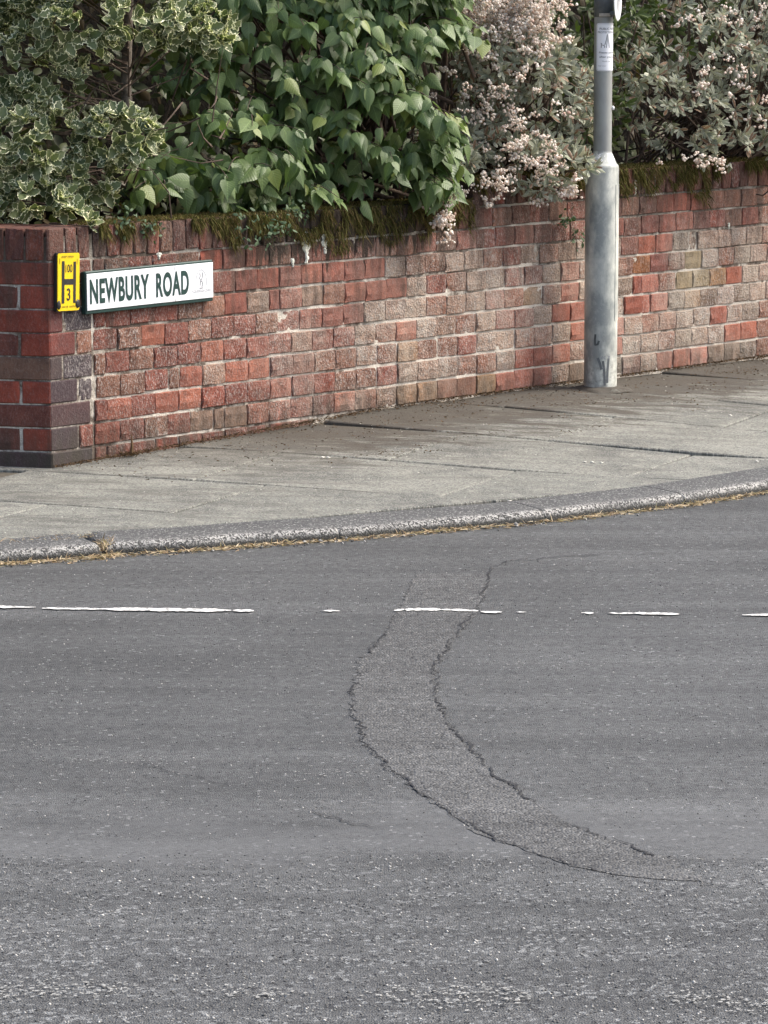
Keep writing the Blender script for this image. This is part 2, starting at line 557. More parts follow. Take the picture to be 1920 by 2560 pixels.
M['hedge'] = mat_leaf('hedge_leaf', (0.035, 0.045, 0.018), (0.085, 0.100, 0.040), rough=0.5, trans=0.2, old=((0.07, 0.045, 0.02), 0.8))
M['green2'] = mat_leaf('green_shrub_leaf', (0.055, 0.085, 0.025), (0.105, 0.135, 0.045), rough=0.45, trans=0.25)
M['ivy'] = mat_leaf('wall_weed_leaf', (0.05, 0.09, 0.045), (0.11, 0.16, 0.085), rough=0.6, trans=0.2)


# ------------------------------------------------------------------ mesh helpers
def link(o, parent=None):
    COL.objects.link(o)
    if parent is not None:
        o.parent = parent
    return o


def mobj(name, verts, faces, mat, parent=None, attrs=None, smooth=False):
    me = bpy.data.meshes.new(name)
    me.from_pydata([tuple(map(float, v)) for v in verts], [], [tuple(f) for f in faces])
    me.materials.append(M[mat] if isinstance(mat, str) else mat)
    if attrs:
        for k, v in attrs.items():
            a = me.attributes.new(k, 'FLOAT', 'POINT')
            a.data.foreach_set('value', np.asarray(v, np.float32))
    if smooth:
        me.polygons.foreach_set('use_smooth', [True] * len(me.polygons))
    me.update()
    return link(bpy.data.objects.new(name, me), parent)


def fast_mesh(name, V, F, mat, attrs=None, smooth=False):
    """V (n,3) float, F (m,3) int triangles"""
    me = bpy.data.meshes.new(name)
    V = np.asarray(V, np.float32)
    F = np.asarray(F, np.int32)
    me.vertices.add(len(V))
    me.vertices.foreach_set('co', V.ravel())
    me.loops.add(F.size)
    me.loops.foreach_set('vertex_index', F.ravel())
    me.polygons.add(len(F))
    me.polygons.foreach_set('loop_start', np.arange(0, F.size, 3, dtype=np.int32))
    me.polygons.foreach_set('loop_total', np.full(len(F), 3, np.int32))
    if smooth:
        me.polygons.foreach_set('use_smooth', np.ones(len(F), bool))
    me.materials.append(M[mat] if isinstance(mat, str) else mat)
    if attrs:
        for k, v in attrs.items():
            a = me.attributes.new(k, 'FLOAT', 'POINT')
            a.data.foreach_set('value', np.asarray(v, np.float32))
    me.update()
    me.validate()
    return me


def tag(o, label, cat=None, group=None, kind=None):
    if label:
        o['label'] = label
    if cat:
        o['category'] = cat
    if group:
        o['group'] = group
    if kind:
        o['kind'] = kind
    return o


def empty(name, loc, rz=0.0):
    o = bpy.data.objects.new(name, None)
    o.empty_display_size = 0.1
    o.location = loc
    o.rotation_euler = (0, 0, rz)
    return link(o)


def box_bm(bm, x0, x1, y0, y1, z0, z1, bev=0.0):
    r = bmesh.ops.create_cube(bm, size=1.0)
    for v in r['verts']:
        v.co.x = x0 + (v.co.x + 0.5) * (x1 - x0)
        v.co.y = y0 + (v.co.y + 0.5) * (y1 - y0)
        v.co.z = z0 + (v.co.z + 0.5) * (z1 - z0)
    if bev:
        es = list({e for v in r['verts'] for e in v.link_edges})
        bmesh.ops.bevel(bm, geom=es, offset=bev, segments=1, affect='EDGES')


def bm_obj(name, bm, mat, parent=None, smooth=False):
    me = bpy.data.meshes.new(name)
    bm.to_mesh(me)
    bm.free()
    me.materials.append(M[mat] if isinstance(mat, str) else mat)
    if smooth:
        me.polygons.foreach_set('use_smooth', [True] * len(me.polygons))
    return link(bpy.data.objects.new(name, me), parent)


def tube(pts, radii, sides=6):
    """returns verts, tris of a tapered tube"""
    pts = [Vector(p) for p in pts]
    V, F = [], []
    for i, p in enumerate(pts):
        d = (pts[min(i + 1, len(pts) - 1)] - pts[max(i - 1, 0)]).normalized()
        u = d.orthogonal().normalized()
        v = d.cross(u)
        for k in range(sides):
            a = 2 * math.pi * k / sides
            V.append(p + (u * math.cos(a) + v * math.sin(a)) * radii[i])
    for i in range(len(pts) - 1):
        for k in range(sides):
            a, b = i * sides + k, i * sides + (k + 1) % sides
            F.append((a, b, b + sides))
            F.append((a, b + sides, a + sides))
    return V, F


class Merge:
    def __init__(s):
        s.V, s.F, s.n = [], [], 0

    def add(s, V, F):
        V = np.array([tuple(v) for v in V], float)
        s.V.append(V)
        s.F.append(np.array(F, int) + s.n)
        s.n += len(V)

    def obj(s, name, mat, parent=None, smooth=True):
        me = fast_mesh(name, np.concatenate(s.V), np.concatenate(s.F), mat, smooth=smooth)
        return link(bpy.data.objects.new(name, me), parent)


def text_mesh(body, offset=0.0, spacing=1.0):
    cu = bpy.data.curves.new('lettering', 'FONT')
    cu.body = body
    cu.size = 1.0
    cu.offset = offset
    cu.space_character = spacing
    cu.resolution_u = 6
    o = bpy.data.objects.new('lettering', cu)
    COL.objects.link(o)
    dg = bpy.context.evaluated_depsgraph_get()
    me = bpy.data.meshes.new_from_object(o.evaluated_get(dg))
    V = np.array([v.co[:] for v in me.vertices])
    F = [tuple(p.vertices) for p in me.polygons]
    bpy.data.objects.remove(o)
    bpy.data.meshes.remove(me)
    bpy.data.curves.remove(cu)
    lo, hi = V.min(0), V.max(0)
    V = (V - lo) / np.maximum(hi - lo, 1e-6)      # unit box
    return V[:, :2], F


def strokes(lines, wd):
    """flat strokes from polylines, in the x-z plane -> verts2d, faces"""
    V, F = [], []
    for ln in lines:
        ln = [Vector(p) for p in ln]
        base = len(V)
        for i, p in enumerate(ln):
            d = (ln[min(i + 1, len(ln) - 1)] - ln[max(i - 1, 0)])
            d = d.normalized() if d.length > 1e-9 else Vector((1, 0))
            nn = Vector((-d.y, d.x)) * wd / 2
            V += [tuple(p + nn), tuple(p - nn)]
        for i in range(len(ln) - 1):
            a = base + 2 * i
            F.append((a, a + 1, a + 3, a + 2))
    return np.array(V), F


# =================================================================== THE SETTING
# ground sheet
g = 400
o = mobj('ground', [(-g, -g, RZ - 0.06), (g, -g, RZ - 0.06), (g, g, RZ - 0.06), (-g, g, RZ - 0.06)], [(0, 1, 2, 3)], 'soil')
tag(o, None, kind='structure')

# kerb line (front foot of the kerb), measured on the road
KX = np.array([-4.2, -2.6, -1.163, -1.036, -0.86, -0.83, -0.61, -0.325, -0.135, 0.135, 0.44, 0.56, 0.79, 1.03, 1.325, 2.4, 4.5])
KY = np.array([8.9, 9.75, 10.65, 10.71, 10.80, 10.83, 10.905, 11.05, 11.13, 11.29, 11.46, 11.535, 11.72, 11.90, 12.205, 13.35, 15.9])


def kerb_y(x):
    return float(np.interp(x, KX, KY))


# road
nx, ny = 60, 60
o = mobj('road', [(-14, 1.0, RZ), (14, 1.0, RZ), (14, 22, RZ), (-14, 22, RZ)], [(0, 1, 2, 3)], 'asphalt')
tag(o, None, kind='structure')
road = o


def ragged_poly(pts, jit, sub, z, closed=True):
    out = []
    n = len(pts)
    for i in range(n if closed else n - 1):
        a, b = np.array(pts[i]), np.array(pts[(i + 1) % n])
        L = np.linalg.norm(b - a)
        k = max(1, int(L / sub))
        for j in range(k):
            q = a + (b - a) * j / k
            out.append((q[0] + random.gauss(0, jit), q[1] + random.gauss(0, jit), z))
    return out


# trench reinstatement winding across the road
PR = [(0.398, 10.744), (0.319, 10.612), (0.298, 10.234), (0.268, 9.845), (0.188, 9.414), (0.138, 9.018), (0.128, 8.712), (0.145, 8.371), (0.184, 8.105), (0.238, 7.76), (0.302, 7.531), (0.389, 7.272), (0.476, 7.109), (0.56, 6.99), (0.615, 6.85), (0.63, 6.79)]
PL = [(0.098, 10.483), (0.054, 9.997), (0.001, 9.483), (-0.066, 9.082), (-0.08, 8.712), (-0.072, 8.371), (-0.042, 8.054), (0.021, 7.784), (0.071, 7.575), (0.138, 7.378), (0.193, 7.189), (0.292, 7.03), (0.37, 6.914), (0.457, 6.835), (0.55, 6.80), (0.62, 6.78)]


def resample(pts, n):
    pts = np.array(pts)
    d = np.concatenate([[0], np.cumsum(np.linalg.norm(np.diff(pts, axis=0), axis=1))])
    t = np.linspace(0, d[-1], n)
    return np.stack([np.interp(t, d, pts[:, k]) for k in range(pts.shape[1])], 1)


nn = 220
PRa, PLa = np.array(PR)[::-1], np.array(PL)[::-1]
V, F = [], []
for i in range(nn):
    y = 10.48 - (10.48 - 6.79) * i / (nn - 1)
    V += [(float(np.interp(y, PLa[:, 1], PLa[:, 0])) + random.gauss(0, 0.005), y, RZ + 0.0014), (float(np.interp(y, PRa[:, 1], PRa[:, 0])) + random.gauss(0, 0.005), y, RZ + 0.0014)]
for i in range(nn - 1):
    F.append((2 * i, 2 * i + 2, 2 * i + 3, 2 * i + 1))
o = mobj('road_patch', V, F, 'patch')
tag(o, None, kind='structure')


def crack(pts, w0, w1, gap=0.0, z=RZ + 0.003, name='crack', step=0.008, jit=0.007, slot=0.0):
    q = resample(pts, max(8, int(np.sum(np.linalg.norm(np.diff(np.array(pts), axis=0), axis=1)) / step)))
    V, F = [], []
    ph = random.random() * 50
    wander = 0
    for i in range(len(q) - 1):
        d = q[i + 1] - q[i]
        d = d / (np.linalg.norm(d) + 1e-9)
        nrm = np.array([-d[1], d[0]])
        wander = wander * 0.8 + random.gauss(0, jit * 0.6)
        c = q[i] + nrm * wander
        nz = mnoise.noise((i * 0.05 + ph, 0.3, 0)) * 0.5 + 0.5
        wd = w0 + (w1 - w0) * max(0, min(1, nz * 1.4 - 0.2)) * random.uniform(0.5, 1.3)
        if mnoise.noise((i * 0.035 + ph, 7.7, 0)) < -0.55 + gap:
            wd = 0.0003
        V += [(c[0] + nrm[0] * wd, c[1] + nrm[1] * wd, z), (c[0] - nrm[0] * wd, c[1] - nrm[1] * wd, z)]
    for i in range(len(V) // 2 - 1):
        F.append((2 * i, 2 * i + 1, 2 * i + 3, 2 * i + 2))
    return mobj(name, V, F, 'crack', road)


crack(PL[2:12], 0.0005, 0.0050, 0.40)
crack(PL[11:14], 0.0004, 0.0034, 0.62)
crack(PR[:5], 0.0005, 0.0045, 0.3)
crack(PR[4:14], 0.0005, 0.0048, 0.35)
crack([(-0.797, 8.209), (-0.673, 8.029), (-0.554, 7.856), (-0.355, 7.621), (-0.229, 7.486), (-0.067, 7.272), (0.02, 7.21)], 0.0003, 0.0030, 0.5)
crack([(-0.95, 10.2), (-0.75, 10.27), (-0.5, 10.42), (-0.36, 10.52)], 0.0003, 0.0035, 0.35)
crack([(-0.85, 10.22), (-0.3, 10.3), (0.1, 10.28)], 0.0003, 0.002, 0.35)
crack([(0.40, 10.745), (0.6, 10.82), (0.9, 10.86)], 0.0005, 0.005, 0.3)
crack([(0.5, 10.35), (0.75, 10.42), (1.3, 10.52)], 0.0003, 0.003, 0.4)

# white edge line, worn into pieces
LINE = [[(-1.9, 9.93), (-0.985, 9.888), 0.030], [(-0.965, 9.871), (-0.80, 9.858), 0.020], [(-0.80, 9.860), (-0.43, 9.835), 0.036],
        [(-0.425, 9.832), (-0.365, 9.828), 0.030], [(-0.174, 9.833), (-0.124, 9.827), 0.014], [(0.030, 9.825), (0.060, 9.858), 0.018],
        [(0.056, 9.856), (0.160, 9.848), 0.030], [(0.16, 9.848), (0.265, 9.826), 0.024], [(0.272, 9.815), (0.33, 9.806), 0.024], [(0.37, 9.812), (0.40, 9.811), 0.008],
        [(0.553, 9.797), (0.588, 9.794), 0.018], [(0.628, 9.792), (0.70, 9.790), 0.016], [(0.70, 9.791), (0.825, 9.776), 0.028], [(1.0, 9.765), (1.55, 9.74), 0.030]]
for a, b, wd in LINE:
    a, b = np.array(a), np.array(b)
    L = np.linalg.norm(b - a)
    d = (b - a) / L
    nr = np.array([-d[1], d[0]])
    k = max(3, int(L / 0.012))
    V, F = [], []
    for i in range(k + 1):
        t = i / k
        end = min(1, 6 * min(t, 1 - t) + 0.25)
        u = 0.8 * (wd * (0.8 + 0.35 * mnoise.noise((a[0] * 9 + i * 0.31, 1, 0))) + random.gauss(0, 0.0045)) * end
        l = 0.8 * (wd * (0.8 + 0.35 * mnoise.noise((a[0] * 9 + i * 0.31, 5, 0))) + random.gauss(0, 0.0045)) * end
        c = a + d * L * t
        V += [(*(c + nr * max(0.001, u)), RZ + 0.0040), (*(c - nr * max(0.001, l)), RZ + 0.0040)]
    for i in range(k):
        F.append((2 * i, 2 * i + 1, 2 * i + 3, 2 * i + 2))
    mobj('line_marking', V, F, 'paint', road)

# worn flecks of old paint
V, F = [], []


def fleck(x, y, sx, sy, z):
    k = random.randint(4, 6)
    b0 = len(V)
    for j in range(k):
        a = 2 * math.pi * j / k + random.uniform(-0.3, 0.3)
        r = random.uniform(0.6, 1.2)
        V.append((x + math.cos(a) * sx * r, y + math.sin(a) * sy * r, z))
    F.append(tuple(range(b0, b0 + k)))


for i in range(1500):
    x = random.uniform(-1.2, 1.2)
    y = 5.985 - 0.07 * x + random.gauss(0, 0.045)
    if mnoise.noise((x * 4, y * 3, 2)) > -0.15 + abs(y - 5.985 + .07 * x) * 3:
        fleck(x, y, random.uniform(0.0015, 0.006), random.uniform(0.0015, 0.005), RZ + 0.004)
for (x0, x1, yc, n_) in [(-0.95, 0.0, 9.0, 120), (0.15, 0.75, 9.05, 70), (-0.72, -0.45, 7.88, 60), (-0.97, -0.7, 8.05, 60), (-0.2, 0.06, 7.74, 60), (0.45, 1.0, 8.2, 50), (-1.0, 1.2, 8.45, 60), (-0.35, 0.35, 9.84, 50), (0.35, 1.0, 9.79, 40), (-1.2, 1.2, 10.2, 60), (0.2, 1.2, 11.05, 90)]:
    for i in range(n_):
        x = random.uniform(x0, x1)
        fleck(x, yc + random.gauss(0, 0.03 if n_ < 90 else 0.06), random.uniform(0.001, 0.0042), random.uniform(0.001, 0.0036), RZ + 0.0035)
o = mobj('paint_fleck', V, F, mat_simple('scuffed_paint', (0.36, 0.355, 0.33), 0.8, 0.45, 120), road)
tag(o, None, kind='stuff')


def pebbles(name, P, size, mat, flat=0.6, label=None, cat=None):
    P = np.asarray(P)
    n = len(P)
    base = np.array([(1, 0, 0), (-1, 0, 0), (0, 1, 0), (0, -1, 0), (0, 0, 1), (0, 0, -1)], float)
    f = np.array([(0, 2, 4), (2, 1, 4), (1, 3, 4), (3, 0, 4), (2, 0, 5), (1, 2, 5), (3, 1, 5), (0, 3, 5)])
    V = base[None] * rng.uniform(0.6, 1.2, (n, 6, 1)) * np.asarray(size).reshape(n, 1, 1)
    V[:, :, 2] *= flat
    a = rng.uniform(0, 6.28, n)
    c, s_ = np.cos(a)[:, None], np.sin(a)[:, None]
    x = V[:, :, 0] * c - V[:, :, 1] * s_
    y = V[:, :, 0] * s_ + V[:, :, 1] * c
    V = np.stack([x, y, V[:, :, 2]], 2) + P[:, None, :]
    Fc = (f[None] + (np.arange(n) * 6)[:, None, None]).reshape(-1, 3)
    me = fast_mesh(name, V.reshape(-1, 3), Fc, mat, {'rnd': np.repeat(rng.random(n), 6)})
    o = link(bpy.data.objects.new(name, me))
    tag(o, label, cat, kind='stuff')
    return o


# stones standing a little proud of the worn asphalt
n = 26000
x = rng.uniform(-1.5, 1.5, n)
y = 5.2 + 5.6 * rng.random(n) ** 1.5
keep = (y < np.interp(x, KX, KY) - 0.05) & (np.abs(x) < 0.13 * y)
dens = np.where(y < 7.0, 1.0, np.where(y < 7.3, 0.15, 0.45))
keep &= rng.random(n) < dens
P = np.stack([x, y, np.full(n, RZ + 0.0005)], 1)[keep]
pebbles('loose_chippings', P, rng.uniform(0.0012, 0.0036, len(P)) * np.where(P[:, 1] < 7, 1.15, 0.9), 'stone', 0.7, 'fine pale and dark chippings over the grey road', 'chippings')

# ---------------------------------------------------------------- pavement bed, slabs, kerb
V, F = [], []
xs = np.linspace(-5, 7, 121)
ys = np.linspace(0, 1, 25)
for x in xs:
    y0 = kerb_y(x) + 0.235
    sx = (x - A[0]) / T[0]
    y1 = (A[1] + T[1] * sx if x > A[0] else A[1] + (x - A[0]) * math.tan(RANG)) + 0.1
    for t in ys:
        y = y0 + (y1 - y0) * t
        V.append((x, y, zpav(x, y) - 0.014))
for i in range(120):
    for j in range(24):
        a = i * 25 + j
        F.append((a, a + 25, a + 26, a + 1))
pave = mobj('pavement', V, F, 'joint')
tag(pave, None, kind='structure')


def clip(poly, p, nrm):
    out = []
    for i in range(len(poly)):
        a, b = poly[i], poly[(i + 1) % len(poly)]
        da, db = (a - p) @ nrm, (b - p) @ nrm
        if da >= 0:
            out.append(a)
        if (da >= 0) != (db >= 0):
            out.append(a + (b - a) * (da / (da - db)))
    return out


def inset(poly, d):
    out = []
    n = len(poly)
    for i in range(n):
        a, b, c = poly[i - 1], poly[i], poly[(i + 1) % n]
        e1 = (b - a) / (np.linalg.norm(b - a) + 1e-9)
        e2 = (c - b) / (np.linalg.norm(c - b) + 1e-9)
        n1, n2 = np.array([-e1[1], e1[0]]), np.array([-e2[1], e2[0]])
        k = (n1 + n2)
        k = k / max(0.35, (k @ k) / 2)
        out.append(b + k * d)
    return out


U1 = np.array([math.cos(math.radians(-15)), math.sin(math.radians(-15))])
U2 = np.array([math.cos(math.radians(64)), math.sin(math.radians(64))])
G0 = np.array([-0.556, 10.70])
kp = [(-3.4, None), (-1.9, None), (-1.1, None), (-0.5, None), (0.0, None), (0.5, None), (1.0, None), (1.8, None), (3.3, None)]
nslab = 0
for r in range(-3, 8):
    v0 = r * 0.66
    offs = [0.0, 0.42, 0.16, 0.55][r % 4]
    for c in range(-6, 9):
        u0 = c * 0.86 + offs
        quad = [G0 + U1 * a + U2 * b for a, b in ((u0, v0), (u0 + 0.86, v0), (u0 + 0.86, v0 + 0.66), (u0, v0 + 0.66))]
        for (kx, _) in kp:
            if len(quad) < 3:
                break
            tx = np.array([1.0, (kerb_y(kx + 0.15) - kerb_y(kx - 0.15)) / 0.3])
            tx /= np.linalg.norm(tx)
            nr = np.array([-tx[1], tx[0]])
            quad = clip(quad, np.array([kx, kerb_y(kx)]) + nr * 0.150, nr)
        if len(quad) < 3:
            continue
        cen = sum(quad) / len(quad)
        s_, n_ = sn(*cen)
        if n_ < -0.28 or (cen[0] < A[0] and cen[1] > A[1] + 0.15 + (cen[0] - A[0]) * math.tan(RANG)):
            continue
        if not (-2.6 < cen[0] < 3.4):
            continue
        q = inset(quad, random.uniform(0.0022, 0.0052))
        dz = random.gauss(0, 0.0014)
        tl = (random.gauss(0, 0.002), random.gauss(0, 0.002))
        bm = bmesh.new()
        top = [bm.verts.new((p[0] - cen[0], p[1] - cen[1], zpav(*p) + dz + tl[0] * (p[0] - cen[0]) + tl[1] * (p[1] - cen[1]))) for p in q]
        fc = bm.faces.new(top)
        ex = bmesh.ops.extrude_face_region(bm, geom=[fc])
        for e in ex['geom']:
            if isinstance(e, bmesh.types.BMVert):
                e.co.z -= 0.045
        bm.normal_update()
        bmesh.ops.recalc_face_normals(bm, faces=bm.faces)
        es = [e for e in bm.edges if all(v in top for v in e.verts)]
        try:
            bmesh.ops.bevel(bm, geom=es, offset=0.004, segments=1, affect='EDGES')
        except Exception:
            pass
        o = bm_obj('paving_slab', bm, 'paving', pave)
        o.location = (cen[0], cen[1], 0)
        nslab += 1

# kerb stones
kerb = empty('kerb', (0, 10.9, RZ))
tag(kerb, None, kind='structure')
joints = [-3.0, -2.05, -0.855, -0.14, 0.53, 1.02, 1.75, 2.45, 3.2]
prof = [(0.0, -0.06, 0.0), (0.0, 0.0, 0.0), (0.001, 0.008, 0.0), (0.003, 0.015, 0.05), (0.005, 0.022, 0.35), (0.009, 0.029, 0.9), (0.016, 0.035, 1.0), (0.026, 0.039, 0.55), (0.042, 0.0415, 0.12), (0.075, 0.043, 0.05), (0.13, 0.0455, 0.02), (0.190, 0.047, 0.0), (0.204, 0.0465, 0.0), (0.2085, 0.0455, 0.0), (0.212, 0.038, 0.0), (0.212, -0.02, 0.0)]
for k in range(len(joints) - 1):
    jg = 0.006 if joints[k] == -0.855 else 0.0002
    x0, x1 = joints[k] + jg, joints[k + 1] - (0.006 if joints[k + 1] == -0.855 else 0.0002)
    ns = int((x1 - x0) / 0.008)
    V, F, wr = [], [], []
    yj = random.gauss(0, 0.0015)
    zj = random.gauss(0, 0.0006)
    end0 = 0.02 if joints[k] == -0.855 else 0.0006
    end1 = 0.02 if joints[k + 1] == -0.855 else 0.0006
    for i in range(ns + 1):
        t = i / ns
        x = x0 + (x1 - x0) * t
        tx = np.array([1.0, (kerb_y(x + 0.1) - kerb_y(x - 0.1)) / 0.2])
        tx /= np.linalg.norm(tx)
        nr = np.array([-tx[1], tx[0]])
        endr = end0 if t < 0.5 else end1
        er = max(0, 1 - min(t, 1 - t) * (x1 - x0) / 0.03) ** 2
        y = kerb_y(x)
        for (d, h, wv) in prof:
            a = 0.0026 * wv + (0.0010 if d < 0.18 else 0.0)
            q = mnoise.noise((x * 55, d * 90 + h * 90, k * 3.1)) * a + mnoise.noise((x * 170, d * 200 + h * 160, k)) * a
            dd = d + yj + abs(q) * (0.9 if h < 0.046 else 0) + er * endr * (1 if h > 0 else 0.5) + 0.004 * mnoise.noise((x * 6, 0, k))
            hh = h + zj + q * 0.5 - er * endr * (0.6 if h > 0.02 else 0)
            zt = RZ + hh
            V.append((x + nr[0] * dd, y + nr[1] * dd, zt - RZ))
            wr.append(max(0, min(1, wv * (1.0 + 0.9 * mnoise.noise((x * 9, d * 20, 2))))))
    m_ = len(prof)
    for i in range(ns):
        for j in range(m_ - 1):
            a = i * m_ + j
            F.append((a, a + m_, a + m_ + 1, a + 1))
    F.append(tuple(range(m_)))
    F.append(tuple(range((ns) * m_, (ns + 1) * m_))[::-1])
    V = [(v[0], v[1] - 10.9, v[2]) for v in V]
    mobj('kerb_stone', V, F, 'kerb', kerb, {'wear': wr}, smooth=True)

# garden bed behind the wall
V, F = [], []
gy = 40
xs = np.linspace(-0.15, 30, 60)
P = [W(-0.0, -0.16, 0.62), W(12, -0.16, 0.70)]
q = A + np.array([math.cos(RANG), math.sin(RANG)]) * 8
bed = [W(0.05, -0.15, 0.60), W(14, -0.15, 0.66), W(14, -30, 0.7), (-30, 30, 0.7), (q[0], q[1] + 0.15, 0.58)]
o = mobj('garden_bed', bed, [(0, 1, 2, 3, 4)], 'soil')
tag(o, None, kind='structure')

# =================================================================== BRICK WALLS
def brick_mesh(w_, h_, d_, seed, name='brick', rough=0.0016):
    """front face on y=0 looking to -y, x centred, z centred"""
    r = random.Random(seed)
    nx_, nz_ = 5, 4
    b = 0.0034
    V, F = [], []
    for j in range(nz_):
        for i in range(nx_):
            x = -w_ / 2 + b + (w_ - 2 * b) * i / (nx_ - 1)
            z = -h_ / 2 + b + (h_ - 2 * b) * j / (nz_ - 1)
            edge = i in (0, nx_ - 1) or j in (0, nz_ - 1)
            corner = i in (0, nx_ - 1) and j in (0, nz_ - 1)
            y = r.gauss(0, rough) + (0.0012 if edge else 0) + (0.002 if corner else 0)
            V.append((x + r.gauss(0, 0.0004), y, z + r.gauss(0, 0.0004)))
    for j in range(nz_ - 1):
        for i in range(nx_ - 1):
            a = j * nx_ + i
            F.append((a, a + 1, a + nx_ + 1, a + nx_))
    ring = [i for i in range(nx_)] + [j * nx_ + nx_ - 1 for j in range(1, nz_)] + [(nz_ - 1) * nx_ + i for i in range(nx_ - 2, -1, -1)] + [j * nx_ for j in range(nz_ - 2, 0, -1)]
    side = []
    for k in ring:
        x, y, z = V[k]
        i, j = k % nx_, k // nx_
        xx = -w_ / 2 if i == 0 else (w_ / 2 if i == nx_ - 1 else x)
        zz = -h_ / 2 if j == 0 else (h_ / 2 if j == nz_ - 1 else z)
        if i in (0, nx_ - 1) and j in (0, nz_ - 1):
            xx *= 1 - 0.002 / w_
            zz *= 1 - 0.002 / h_
        side.append(len(V))
        V.append((xx + r.gauss(0, 0.0005), b + 0.001, zz + r.gauss(0, 0.0005)))
    n_ = len(ring)
    for k in range(n_):
        a, c = ring[k], ring[(k + 1) % n_]
        F.append((a, side[k], side[(k + 1) % n_], c))
    back = []
    for (sx, sz) in ((-1, -1), (1, -1), (1, 1), (-1, 1)):
        back.append(len(V))
        V.append((sx * w_ / 2, d_, sz * h_ / 2))
    cid = [0, nx_ - 1, nx_ - 1 + nz_ - 1, 2 * (nx_ - 1) + nz_ - 1]
    for e in range(4):
        i0, i1 = cid[e], cid[(e + 1) % 4]
        if i1 == 0:
            i1 = n_
        chain = [side[k % n_] for k in range(i0, i1 + 1)]
        F.append(tuple(chain[::-1]) + (back[e], back[(e + 1) % 4]))
    me = bpy.data.meshes.new(name)
    me.from_pydata(V, [], F)
    me.materials.append(M['brick'])
    me.update()
    bm = bmesh.new()
    bm.from_mesh(me)
    bmesh.ops.recalc_face_normals(bm, faces=bm.faces)
    bm.to_mesh(me)
    bm.free()
    return me


HB = 0.0742
head_meshes = [brick_mesh(0.1188, HB, 0.10, i) for i in range(8)]
half_meshes = [brick_mesh(0.056, HB, 0.10, 20 + i) for i in range(3)]
str_mesh = [brick_mesh(0.105, HB, 0.1, 30 + i) for i in range(3)]
sold_meshes = [brick_mesh(0.062, 0.108, 0.225, 40 + i, 'coping_brick', 0.0022) for i in range(5)]

# weathered colours: (r,g,b, weather)
C_RED = srgb(142, 79, 63)
C_PURPLE = srgb(136, 83, 70)
C_BROWN = srgb(140, 101, 83)
C_GREY = srgb(158, 131, 112)
C_ORANGE = srgb(156, 92, 72)
C_SALMON = srgb(164, 106, 90)
C_OCHRE = srgb(148, 118, 84)
C_OLIVE = srgb(138, 124, 84)
C_DARK = srgb(112, 76, 66)
C_UMBER = srgb(124, 106, 90)
C_SLATE = srgb(84, 76, 78)
C_PLUM = srgb(122, 76, 68)

PXS = [(123, -0.01), (225, 0.19), (300, 0.344), (500, 0.75), (700, 1.176), (900, 1.624), (1100, 2.096), (1200, 2.341), (1500, 3.118), (1720, 3.73), (1920, 4.32)]


def s_of(px):
    return float(np.interp(px, [a for a, b in PXS], [b for a, b in PXS]))


